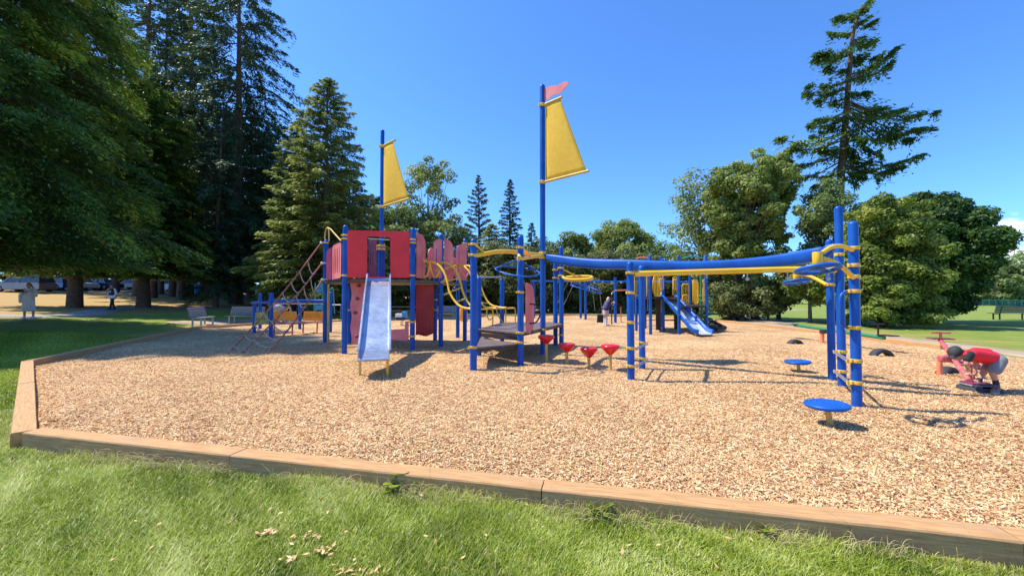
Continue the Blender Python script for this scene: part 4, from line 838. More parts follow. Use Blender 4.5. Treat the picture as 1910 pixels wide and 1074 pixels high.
MB().tube([P(619, 568.5, 22.3), P(636, 568.5, 22.3)], .03, 8).build('bar', M['galv'], o)
# toy lorry spring rider seen under the tower
g = Vector((X(749, 21), 21, 0)); o = thing('toy_lorry_rider', g, 'white and blue toy lorry rider seen under the red tower', 'spring rider')
def qz(py, Y=21): return P(0, py, Y).z
MB().box((X(746, 21), 21, qz(588)), (.38, .4, .2)).build('load_box', M['knob'], o, bevel=.02); MB().box((X(755, 21), 21, qz(586.5)), (.22, .4, .32)).build('cab', M['cyan'], o, bevel=.03)
for px in (743.5, 749, 755.5): MB().lathe((X(px, 21), 20.85, qz(594)), [(.03, -.05), (.085, -.05), (.085, .05), (.03, .05)], 14, rx=Matrix.Rotation(R(90), 3, 'X')).build('wheel', M['navy'], o)
MB().tube(coil(g.x + .02, g.y, 0, .45, .09), .016, 6).build('spring', M['galv'], o)
g = Vector((X(834, 17.5), 17.5, 0)); o = thing('orange_toddler_seat', g, 'orange seat on a grey curved frame behind the climber', 'play seat')
o2 = MB().tube(smooth_path([P(862, 575, 17.5), P(860, 590, 17.5), P(864, 597, 17.5)], 5), [.1] * 5 + [.12] * 5 + [.08], 10).build('seat', M['orange'], o)
MB().tube(smooth_path([P(856, 580, 17.5), P(864, 575, 17.5), P(870, 580, 17.5), P(872, 597, 17.5), P(866, 600.5, 17.5), P(862, 597, 17.5)], 6), .03, 8).build('frame', M['galv'], o); MB().tube([P(866, 600, 17.5), (X(866, 17.5), 17.5, 0)], .03, 8).build('stem', M['galv'], o)
# ------------------------------------------------------------------ swings
SW = thing('swing_set', (X(1090, 27), 27, 0), 'blue swing frame with chain swings behind the woman', 'swing set')
bz = P(1090, 525, 27).z
YA, YB, YC = 27.6, 27, 22.6
MB().tube([P(990, 524, 28), P(1090, 525, 27), P(1300, 526, 24.5)], .06, 12).build('top_beam', M['blue'], SW)
for px, Y, pt_ in ((996, 28.3, 524), (1083, 28.5, 524), (1092, 26.6, 524), (1147.5, 23.4, 517)):
    m = MB(); m.tube([(X(px, Y), Y, -.1), (X(px, Y), Y, P(px, pt_, Y).z)], .085, 14); m.build('post', M['blue'], SW)
for px, Y, s in ((1066, 27.4, -.5), (1110, 26.9, .12), (984, 28, .2), (1180, 26, 0), (1201, 25.6, 0)):
    t = Vector((X(px, Y), Y, P(px, 525.5, Y).z)); st = Vector((t.x + s * 2, Y + .3 * s, .62)); o = thing('swing', (st.x, st.y, st.z), {1066: 'pale swing swung out to the left on long chains', 1110: 'swing hanging nearly straight left of the woman', 984: 'swing beside the tall mast, far left of the frame', 1180: 'swing hanging right of the woman', 1201: 'farthest right swing beside the yellow railings'}[px], 'swing', 'swings hung from the blue frame')
    for d in (-.24, .24): MB().tube([t + Vector((d, 0, 0)), st + Vector((d, 0, 0))], .016, 6).build('chain', M['chain'], o)
    fr_ = smooth_path([st + Vector((-.26, 0, .04)), st + Vector((-.12, 0, -.02)), st + Vector((.12, 0, -.02)), st + Vector((.26, 0, .04))], 3); MB().sweep([(-.09, -.012), (.09, -.012), (.09, .012), (-.09, .012)], [(q, (0, 1, 0), (0, 0, 1)) for q in fr_]).build('seat', M['rubber'] if px != 1066 else M['plank'], o)
for px in (1040, 1066, 1082, 1108, 1124, 1141, 1158): q = P(px, 526.5, 27.4 - (px - 1040) * .012); MB().box(q, (.05, .16, .14)).build('hanger', M['galv'], SW)
# pink overhead horizontal bar and thin poles right of the woman
hb = thing('turning_bar', (X(1150, 21.6), 21.6, 0), 'coral topped turning bar on thin dark poles beside the woman', 'turning bar')
m = MB(); m.tube(smooth_path([P(1140.5, 549, 21.5), P(1143, 545, 21.6), P(1148, 541.5, 21.8)], 5), .03, 8); m.build('elbow', M['galv'], hb); MB().tube([P(1148, 541.5, 21.8), P(1175, 541, 23)], .045, 10).build('bar', M['coral'], hb)
MB().tube([P(1140.5, 549, 21.5), (X(1140.7, 21.5), 21.5, -.05)], .035, 8).build('pole', M['navy'], hb); MB().tube([P(1158, 572, 24), (X(1158, 24), 24, -.05)], .03, 8).build('pole', M['redpaint'], hb); MB().tube([P(1158, 600.5, 24), P(1172, 602, 24)], .025, 8).build('foot_bar', M['redpaint'], hb)
pt_ = thing('picnic_table', at_ground(750, 31), 'wooden picnic table seen under the tower', 'picnic table'); z0 = Hf(X(750, 31), 31)
MB().box((X(748, 31), 31, z0 + .74), (2.4, .75, .06)).build('table_top', M['timber'], pt_)
for s in (-.75, .75): MB().box((X(748, 31), 31 + s, z0 + .44), (2.4, .25, .05)).build('seat', M['timber'], pt_)
for s in (-.8, .8): m = MB(); m.bar((X(748, 31) + s, 30.3, z0), (X(748, 31) + s, 31.2, z0 + .72), .08, .08); m.bar((X(748, 31) + s, 31.7, z0), (X(748, 31) + s, 30.8, z0 + .72), .08, .08); m.build('leg', M['timber'], pt_)
# ------------------------------------------------------------------ yellow railed climbing frame
FR = thing('climbing_gym', (X(1250, 17.5), 17.5, 0), 'farther blue climbing frame with yellow railings, blue slide and green spiral', 'climbing frame')
def fpost(px, pyb, pyt, Y=None): return small_post(FR, px, pyb, pyt, .062, Y)
f1 = fpost(1187, 617, 552); f2 = fpost(1213.5, 623, 476); f3 = fpost(1237.5, 617, 482); f4 = fpost(1267, 623.5, 476); f5 = fpost(1287.5, 606, 485); f6 = fpost(1318.5, 620, 475); f7 = fpost(1203, 0, 480, 18.8); f8 = fpost(1233, 0, 478, 19.5)
MB().prism([(X(1187, 17.4), 17.4), (f2.x, f2.y), (f3.x + .02, f3.y - .05), (f4.x, f4.y + .1), (X(1262, 19.5), 19.5), (X(1195, 19.5), 19.5)], P(1230, 557, 17).z - .02, P(1230, 554, 17).z).build('deck', M['dkbrown'], FR)
MB().prism([(f4.x, f4.y), (f6.x, f6.y), (X(1318, 18.4), 18.4), (X(1270, 19), 19)], P(1290, 571, 17).z - .02, P(1290, 569, 17).z).build('deck', M['dkbrown'], FR)
def railing(x0, x1, yt, yb, Ya, Yb, nb, top=True, m_='yellow'):
    pl = Plane((X(x0, Ya), Ya), (X(x1, Yb), Yb)); u0, u1 = pl.uv(x0, 520)[0], pl.uv(x1, 520)[0]; Ym = (Ya + Yb) / 2; zt_, zb_ = P(x0, yt, Ym).z, P(x0, yb, Ym).z; m = MB()
    m.tube([pl.w(u, z) for u, z in rrect(u0, zb_, u1, zt_, (u1 - u0) * .3, 4)], .022, 6, closed=True)
    for i in range(nb): u = u0 + (u1 - u0) * (i + 1) / (nb + 1); m.tube([pl.w(u, zb_), pl.w(u, zt_ - .01)], .018, 6)
    return m.build('railing', M[m_], FR)
railing(1184, 1192, 508, 551, 17.2, 17.2, 1, m_='yfade'); railing(1206, 1208, 508, 553, 17, 17, 0, m_='yfade'); railing(1218, 1234, 514, 553, 17.6, 18.6, 5); railing(1230, 1237, 520, 540, 16.8, 16.8, 1); railing(1225, 1235, 558, 581, 18, 18, 4, m_='yfade')
railing(1255, 1265, 517, 552, 17.6, 17.6, 2, m_='yfade'); railing(1256, 1263, 521, 540, 16.6, 16.6, 1); railing(1272, 1284, 530, 568, 18.5, 18.5, 3); railing(1273, 1283, 550, 568, 17.6, 17.6, 2); railing(1292, 1302, 522, 567, 17.4, 17.6, 4); railing(1311, 1317, 521, 567, 17, 17.2, 2)
# steps and dark underframe
def stairs(x0, y0, Y0, x1, y1, Y1, n, name='stairs'):
    a, b = P(x0, y0, Y0), P(x1, y1, Y1); m = MB(); sd_ = (b - a).cross(Vector((0, 0, 1))).normalized() * .38
    for s in (-1, 1): m.bar(a + sd_ * s, b + sd_ * s, .04, .16)
    o = m.build(name, M['dkbrown'], FR)
    for i in range(n): c = a.lerp(b, (i + .5) / n); MB().bar(c - sd_, c + sd_, .2, .03).build('tread', M['dkbrown'], o)
stairs(1292, 586, 18.6, 1346, 613, 17.4, 6)
m = MB()
for px, Y, yt in ((1225, 18, 556), (1229.5, 18, 556), (1259, 18.6, 580), (1263, 18.6, 580)): m.bar((X(px, Y), Y, -.05), P(px, yt, Y), .09, .09)
for i in range(5): m.bar(P(1205, 565 + i * 11, 18.4), P(1229, 562 + i * 11, 18), .05, .03)
m.bar(P(1238, 586, 18.6), P(1263, 586, 18.6), .08, .08); m.bar(P(1229, 597, 18.6), P(1262, 597, 18.6), .08, .06); m.build('underframe', M['dkbrown'], FR)
m = MB(); m.bar(P(1318, 605, 17.3), P(1347, 614, 16.6), .5, .04); o = m.build('low_step', M['dkbrown'], FR); MB().tube([P(1337, 613, 16.9), (X(1337, 16.9), 16.9, -.05)], .025, 6).build('leg', M['dkbrown'], o)
M['steel_glare'] = mat('sun_reflection_steel', (0.70, 0.74, 0.80), 0.45, 0.6, var=.15)  # lighter steel copy, the sun's reflection painted into its base colour
# its slide
tA, tB = P(1246, 556, 17.3), P(1316, 629, 14.6); tB.z = .14
dS = Vector((tB.x - tA.x, tB.y - tA.y, 0)); LS = dS.length; dS.normalize(); sS = Vector((-dS.y, dS.x, 0)); prof = [(0, tA.z), (.15, tA.z - .02), (.4, tA.z - .16), (LS * .45, tA.z * .56), (LS * .72, tA.z * .24 + .05), (LS * .86, .2), (LS, .15)]; fr = []
pp = smooth_path([(a, 0, b) for a, b in prof], 4)
for i, q in enumerate(pp):
    a = pp[max(0, i - 1)]; b = pp[min(len(pp) - 1, i + 1)]; t = (b - a).normalized(); fr.append((tA + dS * q.x + Vector((0, 0, q.z - tA.z)), sS, dS * (-t.z) + Vector((0, 0, t.x))))
o = MB().sweep([(-.27, 0), (-.15, -.03), (.15, -.03), (.27, 0), (.27, -.02), (.15, -.05), (-.15, -.05), (-.27, -.02)], fr).build('slide', M['steel_glare'], FR)
for s in (-1, 1): MB().sweep([(s * .27, -.03), (s * .27, .12), (s * .30, .15), (s * .36, .14), (s * .37, .10), (s * .31, .06), (s * .30, -.03)], fr).build('slide_side', M['blue_pl'], o)
for px, py in ((1327, 634), (1297, 622)): q = P(px, 622, 14.9); MB().tube([(q.x, q.y, .15), (q.x, q.y, -.05)], .025, 6).build('leg', M['galv'], o)
# green spiral
gc = Vector((X(1308, 16.9), 16.9, 0)); MB().tube([(gc.x, gc.y, -.05), (gc.x, gc.y, P(1308, 508, 16.9).z)], .045, 10).build('spiral_pole', M['green'], FR)
z0, z1 = .15, P(1308, 548, 16.9).z; n = 7; MB().tube([(gc.x + .18 + .27 * math.cos(a), gc.y + .27 * math.sin(a), z0 + (z1 - z0) * a / (2 * math.pi * n)) for a in np.linspace(0, 2 * math.pi * n, n * 16)], .021, 6).build('spiral', M['green'], FR)
MB().tube(smooth_path([P(1272, 482, 17.2), P(1290, 478.5, 17.2), P(1312, 482, 17.2)], 6), .03, 8).build('arch', M['teal'], FR); MB().tube(smooth_path([P(1186, 482, 17), P(1198, 480, 17), P(1210, 482, 17)], 6), .03, 8).build('arch', M['coral'], FR)
MB().tube(smooth_path([P(1196, 575, 16.6), P(1198, 597, 16.6), P(1188, 603, 16.6)], 6), .03, 8).build('grab_tube', M['blue'], FR)
# ------------------------------------------------------------------ seesaws and tyres
GS = thing('green_seesaw', (X(1560, 13), 13, 0), 'long green seesaw pole lying low behind the triple posts', 'seesaw')
a_, b_ = P(1482, 606, 14.2), P(1650, 650.5, 10.8); b_.z = .38
MB().tube([a_, b_], .055, 12).build('pole', M['green'], GS)
def seat_T(c, d, hz, parent, m1='dkbrown', m2='dkbrown', w_=.34):
    d = Vector((d[0], d[1], 0)).normalized(); s_ = Vector((-d.y, d.x, 0)); o = MB().box(c, (.42, .26, .03), math.atan2(d.y, d.x)).build('seat', M[m1], parent, bevel=.01)
    t = c - d * .28; m = MB(); m.tube([t + Vector((0, 0, -.02)), t + Vector((0, 0, hz))], .022, 8); m.tube([t + Vector((0, 0, hz)) - s_ * w_ / 2, t + Vector((0, 0, hz)) + s_ * w_ / 2], .018, 8); m.build('handle', M[m2], parent)
dv = (b_ - a_).normalized(); seat_T(b_ + Vector((.05, -.05, .07)), dv, .3, GS); MB().box(a_ + Vector((-.12, .05, .05)), (.45, .28, .03), math.atan2(dv.y, dv.x)).build('seat', M['plank'], GS)
mid_ = a_.lerp(b_, .45); m = MB(); m.tube([(mid_.x - .15, mid_.y + .1, -.1), (mid_.x - .15, mid_.y + .1, mid_.z - .02)], .06, 12); m.build('pivot_post', M['coral'], GS); MB().tube([(mid_.x - .25, mid_.y, mid_.z - .06), (mid_.x + .1, mid_.y + .1, mid_.z - .06)], .07, 12).build('pivot', M['dkbrown'], GS)
def half_tyre(px, py, r_, label, rot=.2):
    g = G(px, py); rm = Matrix.Rotation(rot, 3, 'Z'); m = MB(); vs = []; n1, n2 = 22, 10; w2 = .10
    sec = [(r_ - .11, -w2 * .6), (r_ - .05, -w2), (r_ - .01, -w2 * .85), (r_, -w2 * .3), (r_, w2 * .3), (r_ - .01, w2 * .85), (r_ - .05, w2), (r_ - .11, w2 * .6)]
    for i in range(n1 + 1):
        a = -.12 + (math.pi + .24) * i / n1
        for q, y_ in sec: vs.append(Vector((g.x, g.y, -r_ * .5)) + rm @ Vector((q * math.cos(a), y_, q * math.sin(a))))
    k = len(sec); m.add(vs, [(i * k + j, i * k + (j + 1) % k, (i + 1) * k + (j + 1) % k, (i + 1) * k + j) for i in range(n1) for j in range(k)], True)
    o = m.build('half_buried_tyre', M['rubber']); tag(o, label, 'tyre', 'half buried tyres under the seesaws'); return o
half_tyre(1483, 641, .30, 'half buried tyre left of the triple posts'); half_tyre(1644, 662, .34, 'half buried tyre under the low end of the green seesaw', .1); half_tyre(1767, 695, .26, 'half buried tyre behind the red seesaw', .3); 
g = Vector((X(1822, 6.35), 6.35, 0)); tag(MB().lathe((g.x, g.y, -.01), [(.14, .02), (.16, .055), (.21, .065), (.25, .05), (.26, .0)], 30).build('buried_tyre', M['rubber']), 'flat black tyre buried under the low end of the red seesaw', 'tyre', 'half buried tyres under the seesaws')
RS = thing('red_seesaw', G(1752, 699), 'worn red seesaw tipped steeply, its low end held by the boy', 'seesaw')
e0 = P(1754, 634, 8.2); e1 = Vector((X(1803, 6.4), 6.4, .13)); dv = (e1 - e0).normalized()
MB().tube([e0, e1], .038, 14).build('beam', M['redpaint'], RS)
def tseat(c, zup, sg):
    s_ = Vector((.95, -.3, 0)).normalized(); m = MB(); m.tube([c, c + Vector((0, 0, zup))], .022, 8); m.tube([c + Vector((0, 0, zup)) - s_ * .16, c + Vector((0, 0, zup)) + s_ * .16], .018, 8); m.build('handle', M['redpaint'] if sg else M['coral'], RS)
tseat(e0 + dv * .05, .17, 1); tseat(e1 - dv * .06 + Vector((.08, 0, 0)), .24, 1)
MB().box(e0 + Vector((-.0, .0, .03)), (.36, .24, .025), -.35).build('seat', M['plum'], RS, bevel=.008); MB().box(e1 + Vector((.1, -.02, -.03)), (.30, .24, .025), -.2).build('seat', M['plum'], RS, bevel=.008); MB().box(e1 + Vector((.1, -.02, -.055)), (.34, .26, .018), -.2).build('seat_edge', M['plank'], RS)
g0 = G(1753, 699); md = e0.lerp(e1, .5)
MB().tube(smooth_path([g0 + Vector((0, 0, -.1)), g0 + Vector((0, 0, .22)), g0 + Vector((.04, 0, .33)), g0 + Vector((.14, -.03, .40)), g0 + Vector((.35, -.05, .42)), md + Vector((.25, -.05, -.03))], 6), .042, 14).build('support_arch', M['coral'], RS)
MB().box(md + Vector((-.1, .02, -.02)), (.24, .11, .13), -.2).build('pivot_block', M['redpaint'], RS, bevel=.03); MB().tube([md + Vector((0, 0, -.06)), md + Vector((.42, -.1, -.18))], .045, 10).build('pivot_arm', M['plum'], RS)
# ------------------------------------------------------------------ benches
def bench(px, Y, rot, wd, label, m='plank', fr='galv', back=True, z=None):
    x = X(px, Y); z0 = Hf(x, Y) if z is None else z; o = thing('park_bench', (x, Y, z0), label, 'bench', None); rm = Matrix.Rotation(rot, 3, 'Z')
    def W(a, b, c): return Vector((x, Y, z0)) + rm @ Vector((a, b, c))
    s_ = MB()
    for i in range(4): s_.bar(W(-wd / 2, -.18 + i * .12, .45), W(wd / 2, -.18 + i * .12, .45), .1, .035)
    s_.build('seat', M[m], o)
    b_ = MB()
    for i in range(4): b_.bar(W(-wd / 2, .24 + i * .03, .56 + i * .12), W(wd / 2, .24 + i * .03, .56 + i * .12), .035, .1, up=(0, .2, 1))
    b_.build('backrest', M[m], o)
    for s in (-1, 1):
        l_ = MB(); a = wd * .36 * s; l_.bar(W(a, -.18, -.05), W(a, -.18, .43), .06, .06); l_.bar(W(a, .2, -.05), W(a, .2, .43), .06, .06); l_.bar(W(a, -.2, .41), W(a, .22, .41), .05, .05); l_.bar(W(a, .22, .41), W(a, .36, .98), .05, .03); l_.build('leg', M[fr], o)
    return o
bench(380, 20.3, R(102), 1.5, 'grey slatted bench standing alone by the timber corner, seen from its end')
bench(456, 22.0, R(-3), 2.0, 'wide grey slatted bench behind the blue counter posts')
bench(655, 28, R(0), 1.8, 'grey bench seen between the blue posts of the tower')
bench(826, 30, R(5), 2.2, 'pale bench beyond the yellow climber')
bench(1884, 27, R(176), 2.6, 'dark green slatted bench on the lawn at the right edge', 'dkgreen', 'dkgreen')
# ------------------------------------------------------------------ parked cars
def car(px, Y, rot, cols, kind, label, ln=4.4, hh=1.48):
    x = X(px, Y); z0 = Hf(x, Y) + .06; o = thing('parked_car', (x, Y, z0), label, 'car', 'cars in the car park under the trees'); rm = Matrix.Rotation(rot, 3, 'Z'); wd = 1.8
    def tr(mb, sy=1.0): mb.v = [tuple(Vector((x, Y, z0)) + rm @ Vector(v)) for v in mb.v]; return mb
    def extr(prof, w0, w1, zl, zh):
        n = len(prof); vs = []
        for s in (-1, 1):
            for a, b in prof: t = min(1, max(0, (b - zl) / (zh - zl))); vs.append((a, s * (w0 + (w1 - w0) * t) / 2, b))
        m = MB(); m.add(vs, [tuple(range(n)), tuple(range(n, 2 * n))[::-1]] + [(i, i + n, (i + 1) % n + n, (i + 1) % n) for i in range(n)]); return m
    h = ln / 2; f = .94 if kind != 'suv' else 1.05
    body = [(-h, .35), (-h + .02, .55), (-h + .08, .86 * f), (-h + .25, .93 * f), (h - 1.1, .95 * f), (h - .25, .78 * f), (h - .03, .66), (h, .4), (h - .1, .24), (-h + .1, .24)]
    b = tr(extr(body, wd, wd * .94, .3, 1.0)).build('body', M[cols], o, bevel=.05)
    if kind == 'hatch': cab = [(-h + .12, .92 * f), (-h + .5, hh - .06), (-h + .9, hh), (.2, hh), (h - 1.25, .95 * f)]
    elif kind == 'suv': cab = [(-h + .1, .95 * f), (-h + .3, hh - .08), (-h + .7, hh), (.5, hh - .02), (h - 1.15, 1.0)]
    else: cab = [(-h + .7, .93 * f), (-h + 1.2, hh - .05), (-h + 1.6, hh), (.25, hh), (h - 1.25, .95 * f)]
    g_ = tr(extr(cab, wd * .93, wd * .72, .9, hh)).build('windows', M['glass'], o, bevel=.03)
    rf = [(a, z + .012) for a, z in cab[1:4]] + [(cab[3][0], hh - .04), (cab[1][0], hh - .09)]
    tr(extr(rf, wd * .76, wd * .73, .9, hh)).build('roof', M[cols], o, bevel=.015)
    for i in (0, 2, 4):
        a = cab[min(i, 4)]; bq = cab[1] if i < 2 else (cab[2] if i == 2 else cab[3])
        for s in (-1, 1):
            if i == 2: pl_ = MB(); pl_.bar((-.3, s * wd * .47, .93), (-.25, s * wd * .37, hh), .06, .06); tr(pl_).build('pillar', M[cols], o)
            else: pl_ = MB(); pl_.bar((a[0], s * wd * .465, a[1]), (bq[0], s * wd * .37, hh - .03), .06, .08); tr(pl_).build('pillar', M[cols], o)
    for sx in (-h + .8, h - .85):
        for s in (-1, 1):
            wm = MB(); wm.lathe((sx, s * (wd / 2 - .1), .31), [(.15, -.1), (.31, -.1), (.33, -.06), (.33, .06), (.31, .1), (.15, .1)], 20, rx=Matrix.Rotation(R(90), 3, 'X')); t_ = tr(wm).build('wheel', M['tyre'], o)
            rm2 = MB(); rm2.lathe((sx, s * (wd / 2 - .0), .31), [(.02, -.01), (.19, -.01), (.2, .01), (.02, .02)], 14, rx=Matrix.Rotation(R(90), 3, 'X')); tr(rm2).build('rim', M['galv'], t_)
    for s in (-1, 1):
        tr(MB().box((-h + .03, s * .72, .78), (.06, .22, .14))).build('tail_light', M['dkred'], o); tr(MB().box((h - .08, s * .68, .62), (.08, .32, .1))).build('headlight', M['knob'], o)
M['c_silver'] = mat('silver_car_paint', (0.42, 0.42, 0.42), 0.3, .5, coat=.6); M['c_blue'] = mat('blue_car_paint', (0.02, 0.06, 0.16), 0.3, .3, coat=.6); M['c_white'] = mat('white_car_paint', (0.62, 0.62, 0.62), 0.3, coat=.6); M['c_navy'] = mat('navy_car_paint', (0.015, 0.02, 0.05), 0.3, .2, coat=.6); M['c_tan'] = mat('taupe_car_paint', (0.22, 0.19, 0.17), 0.35, .3, coat=.6)
car(46, 41, R(184), 'c_tan', 'suv', 'large taupe silver SUV parked behind the person in pale robe', 4.7, 1.75)
car(104, 46, R(178), 'c_blue', 'hatch', 'dark blue hatchback parked just right of the taupe SUV', 4.0, 1.5)
car(146, 48, R(170), 'c_white', 'sedan', 'bright silver white car between the two dark blue cars', 4.2, 1.42)
car(190, 50, R(176), 'c_navy', 'sedan', 'low navy car parked nearest the walker in black', 4.3, 1.38)
car(322, 54, R(178), 'c_white', 'suv', 'pale car glimpsed between the first tree trunks', 4.4, 1.6)
car(382, 53, R(4), 'c_silver', 'sedan', 'silver car glimpsed left of the dark trunks', 4.3, 1.45)
car(505, 52, R(176), 'c_silver', 'suv', 'silver grey car glimpsed behind the rope net', 4.4, 1.6)
car(545, 51, R(4), 'c_white', 'sedan', 'white car glimpsed just left of the net top', 4.2, 1.45)
car(248, 55, R(180), 'c_tan', 'sedan', 'dull grey car in the shade right of the walker', 4.3, 1.45)
hq = at_ground(361, 47); bin_ = thing('blue_bin', hq, 'bright blue bin among the dark trunks by the car park', 'bin'); MB().box((hq.x, hq.y, hq.z + .65), (1.3, .9, 1.2)).build('bin_body', M['cyan'], bin_, bevel=.05); MB().box((hq.x, hq.y - .05, hq.z + 1.3), (1.36, .98, .1)).build('lid', M['cyan'], bin_, bevel=.03)
# far fence, cabin and poles on the right
ff = thing('field_fence', (X(1880, 95), 95, Hf(X(1880, 95), 95)), 'green mesh fence along the far side of the field', 'fence'); m = MB(); pz = MB()
xa, xb = X(1700, 95), X(1990, 95)
for i in range(25): xx = xa + (xb - xa) * i / 24; zz = Hf(xx, 95); pz.tube([(xx, 95, zz), (xx, 95, zz + 1.6)], .05, 6)
for k in range(7): m.tube([(xa, 95, Hf(xa, 95) + .2 + k * .22), (xb, 95, Hf(xb, 95) + .2 + k * .22)], .035, 4)
pz.build('fence_posts', M['teal'], ff); m.build('mesh_panel', M['teal'], ff)
hx, hy = X(1893, 120), 120; hz_ = Hf(hx, hy); hs_ = thing('house', (hx, hy, hz_), 'small pale house far behind the field at the right edge', 'house')
MB().box((hx, hy, hz_ + 2), (14, 8, 4)).build('wall', M['concrete'], hs_)
m = MB(); m.add([(hx - 7.6, hy - 4.6, hz_ + 3.9), (hx + 7.6, hy - 4.6, hz_ + 3.9), (hx + 7.6, hy + 4.6, hz_ + 3.9), (hx - 7.6, hy + 4.6, hz_ + 3.9), (hx - 7.6, hy, hz_ + 6.4), (hx + 7.6, hy, hz_ + 6.4)], [(0, 1, 5, 4), (3, 4, 5, 2), (0, 4, 3), (1, 2, 5), (0, 3, 2, 1)]); m.build('roof', M['pathm'], hs_)
for dx in (-4.5, 0, 4.5): MB().box((hx + dx, hy - 4.01, hz_ + 2), (1.6, .06, 1.2)).build('window', M['glass'], hs_)
# ------------------------------------------------------------------ people
def capsule(bm, a, ra, b, rb, n=14):
    a = Vector(a); b = Vector(b); d = b - a; L_ = d.length
    if L_ < 1e-5: d = Vector((0, 0, 1)); L_ = 1e-5
    q = d.to_track_quat('Z', 'Y').to_matrix(); rings = []
    for k in range(5): t = -math.pi / 2 + math.pi / 2 * (k + .15) / 5; rings.append((ra * math.cos(t), ra * math.sin(t)))
    rings.append((ra, 0)); rings.append((rb, L_))
    for k in range(1, 6): t = math.pi / 2 * (k - .15) / 5; rings.append((rb * math.cos(t), L_ + rb * math.sin(t)))
    vs = [[bm.verts.new(a + q @ Vector((r_ * math.cos(2 * math.pi * i / n), r_ * math.sin(2 * math.pi * i / n), z))) for i in range(n)] for r_, z in rings]
    for i in range(len(vs) - 1):
        for k in range(n): bm.faces.new((vs[i][k], vs[i][(k + 1) % n], vs[i + 1][(k + 1) % n], vs[i + 1][k]))
    bm.faces.new(vs[0][::-1]); bm.faces.new(vs[-1])
def blob(name, caps, m, parent, vox=.012, smooth=3, ell=()):
    me = bpy.data.meshes.new(name + '_src'); bm = bmesh.new()
    for c in caps: capsule(bm, *c)
    for c, s, rot in ell:
        r_ = bmesh.ops.create_uvsphere(bm, u_segments=18, v_segments=12, radius=1); mt = Matrix.Translation(Vector(c)) @ rot.to_4x4() @ Matrix.Diagonal((*s, 1)); bmesh.ops.transform(bm, matrix=mt, verts=r_['verts'])
    bm.to_mesh(me); bm.free(); o = bpy.data.objects.new(name, me); COL.objects.link(o)
    r1_ = o.modifiers.new('remesh', 'REMESH'); r1_.mode = 'VOXEL'; r1_.voxel_size = vox; r1_.use_smooth_shade = True
    s1 = o.modifiers.new('smooth', 'SMOOTH'); s1.iterations = smooth; s1.factor = .5
    dg = bpy.context.evaluated_depsgraph_get(); me2 = bpy.data.meshes.new_from_object(o.evaluated_get(dg)); bpy.data.objects.remove(o)
    off = Vector(ROOT.get(parent.name, (0, 0, 0))); me2.transform(Matrix.Translation(-off)); me2.materials.clear(); me2.materials.append(m); me2.name = name
    o = bpy.data.objects.new(name, me2); COL.objects.link(o); o.parent = parent; ROOT[o.name] = tuple(off); return o
def hand(p, d, side, palm, s=1.0, curl=.5):
    """palm plus five fingers as capsules; p wrist, d pointing direction, side across the palm, palm normal"""
    p = Vector(p); d = Vector(d).normalized(); side = (Vector(side) - d * Vector(side).dot(d)).normalized(); nrm = d.cross(side) * palm; c = []
    pe = p + d * .07 * s
    for k in (-1, 0, 1): c.append((p + side * .018 * s * k, .014 * s, pe + side * .024 * s * k, .013 * s))
    for k, l_ in enumerate((.058, .068, .063, .05)):
        b = pe + side * s * (.03 - .02 * k); m1 = b + (d * math.cos(curl) + nrm * math.sin(curl)) * l_ * .5 * s; m2 = m1 + (d * math.cos(curl * 2.4) + nrm * math.sin(curl * 2.4)) * l_ * .5 * s; c.append((b, .0095 * s, m1, .0088 * s)); c.append((m1, .0088 * s, m2, .0075 * s))
    t0 = p + d * .02 * s + side * .02 * s; t1 = t0 + (side * .8 + d * .5 + nrm * .4).normalized() * .035 * s; c.append((t0, .012 * s, t1, .010 * s)); c.append((t1, .010 * s, t1 + (d * .8 + nrm * .6).normalized() * .03 * s, .008 * s)); return c
def head_parts(c, fwd, up, s, skin, parent, hair=None, hair_style='short'):
    c = Vector(c); f = Vector(fwd).normalized(); u = (Vector(up) - f * Vector(up).dot(f)).normalized(); r_ = u.cross(f); B = Matrix((r_, f, u)).transposed()
    def q(a, b, d): return c + r_ * a * s + f * b * s + u * d * s
    caps = [(q(0, .03, -.055), .052 * s, q(0, .045, -.075), .036 * s), (q(0, .092, .012), .010 * s, q(0, .112, -.018), .014 * s), (q(.075, 0, .0), .016 * s, q(.078, -.01, -.03), .012 * s), (q(-.075, 0, .0), .016 * s, q(-.078, -.01, -.03), .012 * s), (q(-.02, .082, -.052), .009 * s, q(.02, .082, -.052), .009 * s), (q(-.035, .082, .032), .010 * s, q(-.012, .09, .03), .009 * s), (q(.035, .082, .032), .010 * s, q(.012, .09, .03), .009 * s)]
    ell = [(q(0, 0, .02), (.076 * s, .095 * s, .098 * s), B)]
    return caps, ell, q, B
def eyes(q, s, parent, fs=.086):
    for sx in (-.03, .03):
        m = MB(); c = q(sx, fs, .012); m.lathe(c, [(.001, -.009 * s), (.008 * s, -.005 * s), (.010 * s, 0), (.008 * s, .005 * s), (.001, .009 * s)], 10); m.build('eye', M['eye'], parent)
M['eye'] = mat('dark_eye', (0.03, 0.02, 0.02), 0.2); M['shirt_red'] = mat('red_jersey', (0.72, 0.012, 0.03), 0.75, var=.1, scale=12, bump=.3, bscale=25); M['blackcl'] = mat('black_cloth', (0.018, 0.018, 0.022), 0.8, bump=.3, bscale=25); M['greycl'] = mat('grey_shorts_cloth', (0.20, 0.21, 0.23), 0.8, var=.15, scale=8, bump=.3, bscale=25)
